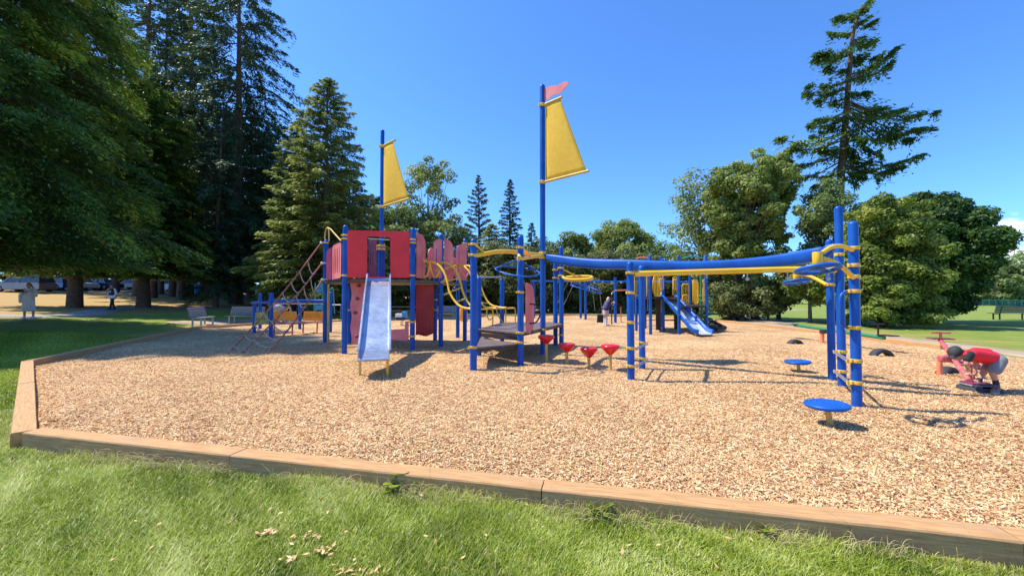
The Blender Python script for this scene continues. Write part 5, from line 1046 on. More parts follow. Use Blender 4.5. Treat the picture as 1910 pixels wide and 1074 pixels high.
M['cap'] = mat('charcoal_cap_cloth', (0.03, 0.032, 0.035), 0.75); M['shoe'] = mat('dark_shoe', (0.12, 0.085, 0.085), 0.6, var=.4, scale=20); M['sole'] = mat('shoe_sole', (0.35, 0.30, 0.28), 0.7); M['robe'] = mat('pale_lilac_cloth', (0.66, 0.64, 0.72), 0.85, var=.1, bump=.5, bscale=12); M['hair_b'] = mat('grey_blonde_hair', (0.50, 0.44, 0.34), 0.6, var=.3, scale=30); M['hair_d'] = mat('brown_hair', (0.10, 0.05, 0.03), 0.6, var=.3, scale=30); M['hair_a'] = mat('auburn_hair', (0.22, 0.09, 0.06), 0.6, var=.3, scale=30)
M['navycl'] = mat('navy_cloth', (0.035, 0.035, 0.11), 0.8, bump=.3, bscale=25); M['whitecl'] = mat('white_cloth', (0.72, 0.70, 0.72), 0.8, bump=.3, bscale=25); M['tancl'] = mat('pale_mauve_cloth', (0.50, 0.38, 0.36), 0.8, bump=.3, bscale=20); M['limecl'] = mat('pale_green_cloth', (0.45, 0.52, 0.30), 0.8)
# ---- the boy, bent over the seesaw handle
BY = 6.25
def B(px, py, dy=0.0): return P(px, py, BY + dy)
boy = thing('person', (X(1838, BY), BY, 0), 'boy in red jersey, grey shorts and dark cap bent over the red seesaw', 'person')
hipL, hipR = B(1864, 672, -.09), B(1857, 671, .10); shL, shR = B(1806, 661, -.14), B(1808, 660, .14); neck = B(1800, 659, 0); hc = B(1785, 660, 0)
kneL, kneR = B(1852, 697, -.10), B(1836, 692, .10); ankL, ankR = B(1858, 713, -.11), B(1825, 711, .10)
elL, elR = B(1803, 678, -.15), B(1821, 678, .05); wrL, wrR = B(1806, 690, -.12), B(1819, 691, .02)
s = .9
hcaps, hell, q, Bm = head_parts(hc, (-.62, -.15, -.77), (-.70, 0, .6), .93, None, boy)
gz = Cz(ankL.x, BY)
caps = hcaps + [(neck, .042, hc + Vector((.03, 0, .0)), .042), (shL, .04, elL, .033), (elL, .032, wrL, .024), (shR, .04, elR, .033), (elR, .032, wrR, .024), (hipL, .068, kneL, .045), (kneL, .043, ankL, .030), (hipR, .068, kneR, .045), (kneR, .043, ankR, .030), (hipL, .075, hipR, .075), (B(1858, 668), .075, B(1814, 661), .07), (shL, .05, shR, .05),
    (ankL, .03, Vector((ankL.x, ankL.y, gz + .06)), .026), (ankR, .03, Vector((ankR.x, ankR.y, gz + .06)), .026)]
caps += hand(wrL, (.05, .2, -1), (0, -1, 0), 1, .85, .9) + hand(wrR, (-.1, 0, -1), (0, -1, 0), 1, .85, .9)
blob('body', caps, M['skin'], boy, .009, 2, hell); eyes(q, .93, boy)
blob('jersey', [(B(1854, 668, -.05), .095, B(1815, 660, -.07), .082), (B(1854, 666, .05), .095, B(1815, 659, .07), .082), (B(1840, 659), .085, B(1820, 657), .08), (B(1845, 674), .07, B(1822, 667), .07), (shL, .056, shR, .056), (shR, .052, shR.lerp(elR, .5), .052), (B(1810, 661, -.06), .075, B(1808, 660, .06), .075)], M['shirt_red'], boy, .011, 4)
blob('sleeve', [(shL + Vector((.01, -.01, 0)), .062, shL.lerp(elL, .5), .056)], M['blackcl'], boy, .009, 2)
blob('shorts', [(B(1857, 669, -.05), .10, B(1862, 673, -.05), .095), (B(1857, 668, .05), .10, B(1860, 672, .05), .095), (hipL, .092, hipL.lerp(kneL, .7), .082), (hipR, .092, hipR.lerp(kneR, .7), .080)], M['greycl'], boy, .011, 3)
m = MB()
for i, px in enumerate((1846, 1850, 1854)): m.box(B(px, 674.5 + i * .5, -.215), (.025, .006, .035), 0)
cq = lambda a, b, d: q(a, b, d)
blob('cap', [(cq(0, .06, .075), .02, cq(0, .155, .055), .012), (cq(-.03, .06, .07), .02, cq(-.03, .14, .05), .012), (cq(.03, .06, .07), .02, cq(.03, .14, .05), .012)], M['cap'], boy, .009, 2, [(q(0, -.008, .055), (.088, .105, .078), Bm)])
blob('hair', [(q(-.045, -.075, -.01), .028, q(.045, -.075, -.01), .028), (q(-.07, -.03, .0), .018, q(-.07, .0, .01), .014), (q(.07, -.03, .0), .018, q(.07, .0, .01), .014)], M['hair_d'], boy, .009, 2)
def shoe(a, toe, s=1.0, gz=0.0, par=None, m1='shoe'):
    a = Vector(a); d = Vector((*toe, 0)).normalized(); h_ = Vector((a.x, a.y, gz + .035 * s)) - d * .03 * s; t_ = h_ + d * .17 * s
    o = blob('shoe', [(h_, .036 * s, t_, .034 * s), (Vector((a.x, a.y, gz + .09 * s)), .036 * s, h_ + d * .05 * s, .038 * s)], M[m1], par, .008, 2)
    MB().prism([tuple((h_ + d * u_ + Vector((-d.y, d.x, 0)) * v_)[:2]) for u_, v_ in ((-.036 * s, -.025 * s), (-.036 * s, .025 * s), (.10 * s, .038 * s), (.19 * s, .03 * s), (.205 * s, 0), (.19 * s, -.03 * s), (.10 * s, -.038 * s))], gz, gz + .022 * s).build('sole', M['sole'], o)
shoe(ankL, (-.85, -.5), 1.2, gz + .025, boy); shoe(ankR, (-.75, -.65), 1.2, gz + .025, boy)
for a, k in ((ankL, kneL), (ankR, kneR)): blob('sock', [(a + Vector((0, 0, -.03)), .038, a.lerp(k, .22), .036)], M['blackcl'], boy, .008, 1)
# ---- generic standing or walking adult
def adult(name_l, x, y, z, Hh, face, pose, wear, hairm, extra=None, vox=.016):
    o = thing('person', (x, y, z), name_l, 'person'); f = Vector((math.cos(face), math.sin(face), 0)); r_ = Vector((f.y, -f.x, 0)); k = Hh / 1.7
    def q(a, b, c): return Vector((x, y, z)) + r_ * a * k + f * b * k + Vector((0, 0, c * k))
    lean = pose.get('lean', 0); hip = .92; st = pose.get('stride', .0); wid = pose.get('wide', .09)
    shz = 1.40 - lean * .15; shf = lean * .35
    hL, hR = q(-.09, 0, hip), q(.09, 0, hip); kL, kR = q(-wid, st * .5, .50), q(wid, -st * .35, .50); aL, aR = q(-wid, st, .09), q(wid, -st, .10)
    sL, sR = q(-.18, shf, shz), q(.18, shf, shz); eL, eR = [q(*p) for p in pose['elbows']]; wL, wR = [q(*p) for p in pose['wrists']]
    hc = q(0, shf + .05 + lean * .1, 1.585 - lean * .2); hcaps, hell, hq, Bm = head_parts(hc, f + Vector((0, 0, -.1 - lean * .4)), (0, 0, 1), 1.0 * k, None, o)
    caps = hcaps + [(q(0, shf, shz + .05), .05 * k, hc, .05 * k), (hL, .09 * k, kL, .058 * k), (kL, .055 * k, aL, .036 * k), (hR, .09 * k, kR, .058 * k), (kR, .055 * k, aR, .036 * k), (hL, .11 * k, hR, .11 * k), (q(0, 0, hip), .13 * k, q(0, shf * .8, shz - .12), .13 * k), (sL, .06 * k, sR, .06 * k), (sL, .05 * k, eL, .038 * k), (eL, .037 * k, wL, .026 * k), (sR, .05 * k, eR, .038 * k), (eR, .037 * k, wR, .026 * k)]
    caps += hand(wL, (wL - eL), r_, 1, k, .6) + hand(wR, (wR - eR), r_, 1, k, .6)
    blob('body', caps, M['skin'], o, vox * .75, 2, hell); eyes(hq, k, o)
    for nm, mt, cs in wear(q, dict(hL=hL, hR=hR, kL=kL, kR=kR, aL=aL, aR=aR, sL=sL, sR=sR, eL=eL, eR=eR, wL=wL, wR=wR, k=k, shf=shf, shz=shz)): blob(nm, cs, M[mt], o, vox, 3)
    blob('hair', [(hq(0, -.02, .06), .085 * k, hq(0, -.03, .03), .088 * k), (hq(-.05, -.05, .0), .05 * k, hq(.05, -.05, .0), .05 * k)] + ([(hq(0, -.06, -.02), .07 * k, hq(0, -.07, -.14), .05 * k)] if pose.get('long') else []), M[hairm], o, vox * .8, 2)
    return o, q, aL, aR, f, k
def wear_robe(q, j):
    k = j['k']; c = [(q(0, 0, 1.36), .12 * k, q(0, .0, 1.0), .15 * k)]
    for a, b in ((-.12, 0), (.12, 0), (0, .08), (0, -.08), (-.1, .07), (.1, .07)): c.append((q(a * .7, b * .8, 1.25), .09 * k, q(a * 1.35, b * 1.2, .44), .075 * k))
    c += [(j['sL'], .07 * k, j['eL'], .075 * k), (j['eL'], .075 * k, j['eL'].lerp(j['wL'], .7), .07 * k), (j['sR'], .07 * k, j['eR'], .075 * k), (j['eR'], .075 * k, j['eR'].lerp(j['wR'], .7), .07 * k), (j['eR'], .08 * k, j['eR'] + Vector((0, 0, -.3)), .07 * k)]
    return [('robe', 'robe', c)]
x, y = X(55, 18.6), 18.6; z = Hf(x, y) + .03
o, q, aL, aR, f, k = adult('person in loose pale lilac robe standing on the path, phone held up', x, y, z, 1.74, R(-75), dict(elbows=((-.26, .05, 1.12), (.27, .05, 1.13)), wrists=((-.10, .24, 1.30), (.08, .25, 1.28)), wide=.16), wear_robe, 'hair_a')
shoe(aL, (f.x - .4, f.y), 1.35 * k, z, o, 'whitecl'); shoe(aR, (f.x + .3, f.y), 1.35 * k, z, o, 'whitecl')
MB().box(q(0, .34, 1.33), (.09, .02, .16), R(15)).build('phone', M['rubber'], o)
def wear_black(q, j):
    k = j['k']; return [('trousers', 'blackcl', [(j['hL'], .115 * k, j['kL'], .078 * k), (j['kL'], .075 * k, j['aL'], .055 * k), (j['hR'], .115 * k, j['kR'], .078 * k), (j['kR'], .075 * k, j['aR'], .055 * k), (j['hL'], .13 * k, j['hR'], .13 * k)]),
        ('shirt', 'whitecl', [(q(-.07, 0, 1.25), .15 * k, q(-.08, 0, .86), .16 * k), (q(.07, 0, 1.25), .15 * k, q(.08, 0, .86), .16 * k), (j['sL'], .075 * k, j['sR'], .075 * k), (j['sL'], .07 * k, j['eL'], .065 * k), (j['sR'], .07 * k, j['eR'], .065 * k), (j['eR'], .06 * k, j['wR'], .05 * k), (j['eL'], .06 * k, j['wL'], .05 * k)]),
        ('waistcoat', 'blackcl', [(q(-.08, 0, 1.33), .145 * k, q(-.08, 0, 1.03), .165 * k), (q(.08, 0, 1.33), .145 * k, q(.08, 0, 1.03), .165 * k)])]
x, y = X(210, 26.6), 26.6; z = Hf(x, y) + .03
o, q, aL, aR, f, k = adult('walker in black trousers and black vest over a white shirt', x, y, z, 1.72, R(-100), dict(elbows=((-.27, -.03, 1.10), (.27, .03, 1.10)), wrists=((-.25, .08, .88), (.25, .14, .9)), stride=.2), wear_black, 'hair_d')
shoe(aL, (f.x, f.y), 1.35 * k, z, o, 'blackcl'); shoe(aR, (f.x, f.y), 1.35 * k, z, o, 'blackcl')
def wear_woman(q, j):
    k = j['k']; sh, sf = j['shz'], j['shf']; return [('trousers', 'whitecl', [(j['hL'], .115 * k, j['kL'], .08 * k), (j['kL'], .078 * k, j['aL'], .06 * k), (j['hR'], .115 * k, j['kR'], .08 * k), (j['kR'], .078 * k, j['aR'], .06 * k)]),
        ('long_top', 'tancl', [(q(-.06, 0, 1.0), .16 * k, q(-.07, 0, .66), .17 * k), (q(.06, 0, 1.0), .16 * k, q(.07, 0, .66), .17 * k)]),
        ('jacket', 'navycl', [(q(-.07, sf, sh - .06), .13 * k, q(-.08, 0, .98), .175 * k), (q(.07, sf, sh - .06), .13 * k, q(.08, 0, .98), .175 * k), (j['sL'], .08 * k, j['sR'], .08 * k), (j['sL'], .072 * k, j['eL'], .065 * k), (j['sR'], .072 * k, j['eR'], .065 * k)])]
x, y = X(1129, 20.5), 20.5
o, q, aL, aR, f, k = adult('woman in navy jacket and white trousers leaning on a play pole', x, y, 0, 1.58, R(15), dict(elbows=((-.2, .35, 1.12), (.25, .3, 1.1)), wrists=((-.08, .52, 1.34), (.08, .5, 1.3)), lean=.35, long=True), wear_woman, 'hair_b')
shoe(aL, (f.x, f.y), 1.35 * k, 0, o, 'whitecl'); shoe(aR, (f.x, f.y), 1.35 * k, 0, o, 'whitecl')
bx, by_ = X(1119, 20.2), 20.2; bg_ = thing('shopping_bag', (bx, by_, .18), 'black tote bag hanging behind the woman', 'bag')
m = MB(); m.add([(bx - .17, by_ - .06, .2), (bx + .17, by_ - .06, .2), (bx + .17, by_ + .06, .2), (bx - .17, by_ + .06, .2), (bx - .14, by_ - .04, .62), (bx + .17, by_ - .04, .62), (bx + .17, by_ + .04, .62), (bx - .14, by_ + .04, .62)], [(0, 1, 2, 3), (4, 7, 6, 5), (0, 4, 5, 1), (1, 5, 6, 2), (2, 6, 7, 3), (3, 7, 4, 0)]); m.build('bag_body', M['blackcl'], bg_, bevel=.02)
MB().tube(smooth_path([(bx - .08, by_, .61), (bx - .02, by_, .9), (bx + .1, by_, .9), (bx + .12, by_, .61)], 6), .01, 6).build('handle', M['blackcl'], bg_)
# ------------------------------------------------------------------ trees
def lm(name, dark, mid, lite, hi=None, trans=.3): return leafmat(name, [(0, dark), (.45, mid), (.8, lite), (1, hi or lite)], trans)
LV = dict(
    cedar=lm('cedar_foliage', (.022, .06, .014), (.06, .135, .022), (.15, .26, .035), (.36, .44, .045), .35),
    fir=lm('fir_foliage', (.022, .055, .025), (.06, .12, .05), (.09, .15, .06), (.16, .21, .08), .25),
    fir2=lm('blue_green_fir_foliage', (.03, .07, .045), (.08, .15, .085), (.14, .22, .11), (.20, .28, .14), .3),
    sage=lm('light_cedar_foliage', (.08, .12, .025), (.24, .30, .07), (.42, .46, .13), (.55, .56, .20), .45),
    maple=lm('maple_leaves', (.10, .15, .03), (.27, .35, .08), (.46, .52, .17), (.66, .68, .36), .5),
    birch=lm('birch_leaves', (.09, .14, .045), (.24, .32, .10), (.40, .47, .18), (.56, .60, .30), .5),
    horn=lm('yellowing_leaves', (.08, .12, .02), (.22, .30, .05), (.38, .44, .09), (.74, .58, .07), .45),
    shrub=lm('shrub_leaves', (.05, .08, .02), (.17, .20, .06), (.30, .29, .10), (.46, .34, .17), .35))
def conifer(kind_name, x, y, Hh, Rr, z0, seed, leaf, label, zmin=0, nbr=150, prof=0.8, droop=.35, card=.34, dens=1.0, bark='bark', flat=.5, tr=None, upt=.1, group=None, gz=None, clump=None, inner=.12, fill=1.0, tb=.36, tv=.13):
    r = np.random.RandomState(seed); gz = Hf(x, y) - .1 if gz is None else gz; o = thing(kind_name, (x, y, gz), label, 'tree', group)
    tr_ = tr or (.012 * Hh + .05); m = MB(); k = 10; lx, ly = r.normal(0, .012 * Hh), r.normal(0, .012 * Hh)
    cen = lambda t: np.array([x + lx * t * t, y + ly * t * t, gz + Hh * t])
    m.tube([cen(t) for t in np.linspace(0, 1, k)], [tr_ * 1.35] + [tr_ * (1 - t) ** .8 + .02 for t in np.linspace(0, 1, k)[1:]], 12)
    C, A, Bv, Ls, Ws, T = [], [], [], [], [], []
    ts = z0 / Hh + (1 - z0 / Hh) * (np.arange(nbr) + r.uniform(0, 1, nbr)) / nbr; limbs = MB()
    lump = r.uniform(0, 6.28, 3)
    for i, t in enumerate(ts):
        tt = (t - z0 / Hh) / (1 - z0 / Hh); az_ = i * 2.39996 + r.uniform(-.5, .5)
        Ln = Rr * (max(.0, 1 - tt) ** prof * (1 - .35 * math.exp(-tt * 14) ) + .02) * r.uniform(.68, 1.12) * (1 + .16 * math.sin(az_ * 2 + lump[0] + tt * 9))
        if Ln < .15: Ln = .15
        d = np.array([math.cos(az_), math.sin(az_), 0]); s_ = np.array([-d[1], d[0], 0]); b0 = cen(t)
        n = int((26 + Ln * 52) * dens * fill); u = r.uniform(0, 1, n) ** .62 * (1 - inner) + inner; dr = droop * r.uniform(.6, 1.4); up0 = upt + .5 * tt * tt
        wdt = (.11 + .30 * Ln * u * (1.12 - u)) ; lat = r.normal(0, .55, n) * wdt
        zc = Ln * (up0 * u - dr * u * u) - np.abs(r.exponential(flat * .30, n)) * (.25 + .25 * Ln ** .5) * (1 if droop > 0 else .5)
        c = b0 + d * (Ln * u)[:, None] + s_ * lat[:, None]; c[:, 2] += zc; c += r.normal(0, .03, (n, 3))
        a = d * r.uniform(.3, 1, n)[:, None] + s_ * (np.sign(lat) * r.uniform(.1, .9, n))[:, None]; a[:, 2] -= r.uniform(.05, .8, n) * (.5 + droop)
        bb = np.cross(a, np.array([0, 0, 1.0])) + r.normal(0, .45, (n, 3))
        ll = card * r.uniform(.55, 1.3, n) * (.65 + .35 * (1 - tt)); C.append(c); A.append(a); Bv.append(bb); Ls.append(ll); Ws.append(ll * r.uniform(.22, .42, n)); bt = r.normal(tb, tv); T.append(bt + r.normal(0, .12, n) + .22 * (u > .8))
        if i % 3 == 0 and Ln > .8 and b0[2] + Ln * (up0 * .88 - dr * .77) > gz + zmin + .4: limbs.tube([b0, b0 + d * Ln * .5 + np.array([0, 0, Ln * (up0 * .5 - dr * .25)]), b0 + d * Ln * .88 + np.array([0, 0, Ln * (up0 * .88 - dr * .77)])], [.012 * Ln + .02, .009 * Ln + .012, .008], 5, cap=False)
    m.build('trunk', M[bark], o, recalc=False)
    if limbs.v: limbs.build('limbs', M[bark], o, recalc=False)
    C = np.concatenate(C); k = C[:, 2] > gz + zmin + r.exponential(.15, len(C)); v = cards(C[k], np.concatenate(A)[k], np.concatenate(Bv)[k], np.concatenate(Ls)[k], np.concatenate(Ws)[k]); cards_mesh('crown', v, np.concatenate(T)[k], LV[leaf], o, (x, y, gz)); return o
def broadleaf(kind_name, x, y, Hh, rx, rz, cz, seed, leaf, label, ncl=70, nleaf=330, leafs=.20, dens=1.0, bark='barkg', trunks=((0, 0),), tr=.16, ry=None, group=None, gz=None, hollow=.55, boxy=1.0, clr=.24, limbn=26, upb=.25, cut=None, cat='tree', tri=True, tb=.40):
    r = np.random.RandomState(seed); gz = Hf(x, y) - .08 if gz is None else gz; o = thing(kind_name, (x, y, gz), label, cat, group); ry = ry or rx
    d = r.normal(0, 1, (ncl * 3, 3)); d /= np.linalg.norm(d, axis=1, keepdims=True); rad = r.uniform(hollow, 1, ncl * 3) ** .6
    p = d * rad[:, None]; p[:, 2] = np.sign(p[:, 2]) * np.abs(p[:, 2]) ** boxy; wob = r.uniform(.86, 1.12, ncl * 3) + .2 * np.sin(3 * np.arctan2(d[:, 1], d[:, 0]) + seed) * (1 - d[:, 2] ** 2) + .10 * np.sin(5 * d[:, 2] + seed * 2)
    cl = np.stack([x + p[:, 0] * rx * wob, y + p[:, 1] * ry * wob, gz + cz + p[:, 2] * rz], 1)
    if cut is not None: cl = cl[cut(cl)]
    cl = cl[cl[:, 2] > gz + .3][:ncl]; ncl = len(cl); m = MB()
    top = gz + cz + rz
    for tx, ty in trunks:
        h_ = cz + rz * .35; m.tube([(x + tx * 1.15, y + ty, gz - .05), (x + tx * 1.02, y + ty, gz + .25), (x + tx, y + ty, gz + h_ * .35), (x + tx * .6 + r.normal(0, .1), y + ty * .6, gz + h_ * .7), (x + tx * .4, y + ty * .4, gz + h_)], [tr * 1.7, tr * 1.1, tr * .9, tr * .6, tr * .2], 12)
    lb = MB()
    for i in range(min(limbn, ncl)):
        e = cl[i]; b = np.array([x + trunks[i % len(trunks)][0] * .7, y + trunks[i % len(trunks)][1] * .7, gz + cz * r.uniform(.35, .95)]); mid = (b + e) / 2 + np.array([0, 0, -.1 * rz]); lb.tube([b, mid, e], [tr * .4, tr * .22, .01], 6, cap=False)
    m.build('trunk', M[bark], o, recalc=False)
    if lb.v: lb.build('limbs', M[bark], o, recalc=False)
    C, A, Bv, Ls, Ws, T = [], [], [], [], [], []
    for i in range(ncl):
        R0 = clr * (rx + rz) / 2 * r.uniform(.6, 1.35); n = int(nleaf * dens * (R0 / (clr * (rx + rz) / 2)) ** 2)
        dd = r.normal(0, 1, (n, 3)); dd /= np.linalg.norm(dd, axis=1, keepdims=True); dd[:, 2] = np.abs(dd[:, 2]) * np.where(r.uniform(0, 1, n) < .64, 1, -1); rr = R0 * r.uniform(.35, 1.08, n) ** .7
        c = cl[i] + dd * rr[:, None] * np.array([1.1, 1.1, .78]); nr = dd * .8 + np.array([0, 0, .4]) + r.normal(0, .45, (n, 3)); a = np.cross(nr, r.normal(0, 1, (n, 3))); bb = np.cross(nr, a)
        ll = leafs * r.uniform(.6, 1.35, n); C.append(c); A.append(a); Bv.append(bb); Ls.append(ll); Ws.append(ll * r.uniform(.5, .8, n)); T.append(r.normal(tb, .13) + r.normal(0, .13, n))
    v = cards(np.concatenate(C), np.concatenate(A), np.concatenate(Bv), np.concatenate(Ls), np.concatenate(Ws)); cards_mesh('crown', v, np.concatenate(T), LV[leaf], o, (x, y, gz)); return o
def cx(px, Y): return X(px, Y), Y
def topz(py, Y, px=955): return P(px, py, Y).z
# the left wood
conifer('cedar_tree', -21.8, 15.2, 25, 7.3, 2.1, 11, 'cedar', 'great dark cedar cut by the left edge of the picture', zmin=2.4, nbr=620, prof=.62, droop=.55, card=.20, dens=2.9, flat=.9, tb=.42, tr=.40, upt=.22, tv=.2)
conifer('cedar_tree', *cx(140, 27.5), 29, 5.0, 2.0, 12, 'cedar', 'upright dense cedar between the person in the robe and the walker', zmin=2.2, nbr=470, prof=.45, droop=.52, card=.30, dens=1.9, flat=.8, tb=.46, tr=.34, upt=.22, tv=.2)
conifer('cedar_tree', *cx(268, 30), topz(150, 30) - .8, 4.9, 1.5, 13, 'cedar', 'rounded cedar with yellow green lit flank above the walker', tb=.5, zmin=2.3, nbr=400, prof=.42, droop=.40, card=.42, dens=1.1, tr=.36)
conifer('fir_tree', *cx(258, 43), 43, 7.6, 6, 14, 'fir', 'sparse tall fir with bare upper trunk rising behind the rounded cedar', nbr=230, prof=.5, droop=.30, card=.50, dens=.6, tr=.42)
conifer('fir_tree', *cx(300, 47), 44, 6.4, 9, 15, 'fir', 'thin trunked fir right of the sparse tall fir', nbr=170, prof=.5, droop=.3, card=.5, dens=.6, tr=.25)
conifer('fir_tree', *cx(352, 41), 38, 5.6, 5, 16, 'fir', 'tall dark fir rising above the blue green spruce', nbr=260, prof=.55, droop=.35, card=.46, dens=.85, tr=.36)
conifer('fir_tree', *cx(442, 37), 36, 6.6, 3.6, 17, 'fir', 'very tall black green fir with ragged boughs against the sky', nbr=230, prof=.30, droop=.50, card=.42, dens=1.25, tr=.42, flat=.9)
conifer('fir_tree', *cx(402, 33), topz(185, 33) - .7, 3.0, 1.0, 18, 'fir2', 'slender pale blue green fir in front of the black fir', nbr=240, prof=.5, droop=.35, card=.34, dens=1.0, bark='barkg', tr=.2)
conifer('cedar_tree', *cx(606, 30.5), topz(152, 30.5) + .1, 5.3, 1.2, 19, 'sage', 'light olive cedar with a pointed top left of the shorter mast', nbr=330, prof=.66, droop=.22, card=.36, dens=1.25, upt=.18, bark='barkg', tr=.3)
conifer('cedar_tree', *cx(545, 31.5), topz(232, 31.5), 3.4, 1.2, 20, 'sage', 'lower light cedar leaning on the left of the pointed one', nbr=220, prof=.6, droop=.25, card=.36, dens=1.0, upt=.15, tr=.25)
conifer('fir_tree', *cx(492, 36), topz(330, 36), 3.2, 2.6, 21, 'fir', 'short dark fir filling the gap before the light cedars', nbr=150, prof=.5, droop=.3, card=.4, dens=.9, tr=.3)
i = 22
for px, Y, Hh, rr, zc, lab in ((285, 41, 22, 3.6, 4.6, 'dark trunked fir behind the walker, first of the inner wood'), (322, 44, 22, 3.2, 5, 'dark trunked fir in the inner wood left of the blue bin'), (338, 40, 20, 3.0, 4.4, 'dark trunked fir directly left of the blue bin'), (425, 44, 22, 3.2, 5, 'dark fir trunk above the lone bench'), (468, 42, 21, 3.2, 5, 'dark fir trunk left of the grey bench'), (512, 45, 21, 3.6, 5, 'dark fir trunk above the blue counter posts'), (566, 46, 20, 3.8, 4, 'dark fir trunk behind the rope net'), (215, 48, 34, 5, 6.5, 'dark fir trunk behind the navy car'), (20, 47, 34, 6, 7, 'dark fir trunk behind the taupe SUV'), (130, 56, 36, 6.5, 7, 'dark fir behind the white car'), (650, 42, 15, 3.6, 2.5, 'dark fir behind the red tower'), (380, 52, 24, 5, 4.5, 'far dark fir beyond the silver car')):
    conifer('fir_tree', *cx(px, Y), Hh, rr, zc, i, 'fir', lab, nbr=110, prof=.35, droop=.35, card=.55, dens=.7, tr=.33, group='dark firs of the inner wood'); i += 1
i = 140
for px, Y, Hh, lab in ((-60, 62, 34, 'far dark fir at the left edge beyond the car park'), (30, 66, 33, 'far dark fir behind the SUV'), (90, 64, 36, 'far dark fir behind the blue hatchback'), (160, 66, 34, 'far dark fir behind the white car roof'), (225, 64, 33, 'far dark fir behind the navy car roof'), (300, 68, 34, 'far dark fir between the inner trunks'), (360, 64, 30, 'far dark fir above the blue bin'), (430, 66, 30, 'far dark fir beyond the lone bench'), (490, 64, 27, 'far dark fir beyond the grey path bench'), (550, 62, 22, 'far dark fir beyond the orange panels'), (620, 60, 18, 'far dark fir beyond the low counter end'), (690, 56, 15, 'far dark fir beyond the red tower')):
    conifer('fir_tree', *cx(px, Y), Hh, 5.2, .6, i, 'fir', lab, nbr=150, prof=.3, droop=.3, card=.95, dens=.5, tr=.35, group='dark firs beyond the car park'); i += 1
# middle distance
broadleaf('birch_tree', *cx(797, 46), topz(300, 46), 3.3, 5.4, topz(300, 46) - 5.2, 41, 'birch', 'feathery pale birch right of the shorter mast sail', ncl=60, nleaf=150, leafs=.30, hollow=.25, clr=.2, tr=.2)
broadleaf('alder_tree', *cx(742, 42), topz(385, 42), 3.6, 4.2, topz(385, 42) - 4.3, 42, 'birch', 'dense pale leafed tree low behind the shorter mast', ncl=80, nleaf=260, leafs=.26, hollow=.4)
broadleaf('alder_tree', *cx(835, 43), topz(405, 43), 2.9, 4.2, topz(405, 43) - 4.3, 43, 'birch', 'green tree right of the feathery birch', ncl=60, nleaf=240, leafs=.26, hollow=.4)
conifer('fir_tree', *cx(894, 55), topz(343, 55) + 1, 3.8, 2, 44, 'fir2', 'spiky fir with even layers left of the tall mast', nbr=120, prof=.75, droop=.12, card=.5, dens=.8, upt=.25, tr=.25)
conifer('fir_tree', *cx(951, 52), topz(350, 52) + 1, 2.9, 1.5, 45, 'fir2', 'slim pointed fir between the spiky fir and the tall mast', nbr=150, prof=.7, droop=.2, card=.44, dens=1.0, upt=.25, tr=.22)
conifer('fir_tree', *cx(991, 50), topz(424, 50) + .6, 2.2, 1, 46, 'fir2', 'small fir just left of the tall mast', nbr=90, prof=.7, droop=.2, card=.4, dens=1.0, upt=.2, tr=.18)
conifer('cedar_tree', *cx(918, 49), topz(420, 49), 3.2, 1, 47, 'sage', 'broad cedar below the two pointed firs', nbr=150, prof=.5, droop=.2, card=.42, dens=1.0, tr=.2)
broadleaf('ash_tree', *cx(1068, 50), topz(427, 50), 3.2, 4.2, topz(427, 50) - 4.3, 48, 'sage', 'light green round tree right of the tall mast', ncl=70, nleaf=240, leafs=.3, hollow=.4)
broadleaf('ash_tree', *cx(1120, 54), topz(452, 54), 3.4, 3.4, topz(452, 54) - 3.4, 49, 'sage', 'low olive tree left of the dark round tree', ncl=60, nleaf=220, leafs=.3, hollow=.4)
broadleaf('oak_tree', *cx(1163, 47), topz(404, 47), 3.2, 4.2, topz(404, 47) - 4.3, 50, 'maple', 'dark dense round tree standing out on the skyline', ncl=110, nleaf=300, leafs=.27, hollow=.5, tb=.42)
broadleaf('birch_tree', *cx(1243, 52), topz(440, 52), 3.2, 3.8, topz(440, 52) - 3.9, 51, 'birch', 'pale airy tree above the yellow railings', ncl=60, nleaf=150, leafs=.3, hollow=.3)
broadleaf('ash_tree', *cx(1015, 58), topz(448, 58), 4.2, 3.6, topz(448, 58) - 3.6, 52, 'birch', 'pale tree top behind the tall mast', ncl=60, nleaf=150, leafs=.32, hollow=.35)
k = 60
for px, Y, pt__, rx_, lab in ((700, 39, 470, 3.4, 'shrub behind the red tower panel'), (760, 38, 472, 3.2, 'shrub behind the red tower, right of its slide'), (815, 39, 478, 3.2, 'shrub behind the pink rail panels'), (868, 38, 470, 3.2, 'shrub behind the yellow climber'), (922, 39, 458, 3.4, 'tall dark shrub behind the first overhead arm'), (975, 38, 468, 3.2, 'shrub behind the ring swing'), (1030, 40, 482, 3.4, 'shrub behind the tall mast'), (1085, 41, 478, 3.4, 'shrub behind the swings'), (1140, 40, 470, 3.4, 'shrub behind the woman'), (1195, 42, 474, 3.4, 'shrub behind the pair of blue posts'), (1248, 40, 480, 3.4, 'shrub behind the yellow railings'), (1300, 39, 476, 3.2, 'shrub left of the big maple'), (645, 36, 495, 2.6, 'shrub glimpsed behind the slotted pink panel')):
    h_ = topz(pt__, Y); broadleaf('shrub', *cx(px, Y), h_, rx_, h_ * .52, h_ * .5, k, 'shrub', 'big dark ' + lab if 'dark' not in lab else lab, ncl=95, nleaf=230, leafs=.22, hollow=.55, clr=.22, limbn=22, tr=.1, trunks=((0, 0), (.8, .2), (-.8, 0)), group='shrubs along the back of the playground', cat='shrub', tb=.34 + .12 * ((k * 7) % 5 - 2) / 2); k += 1
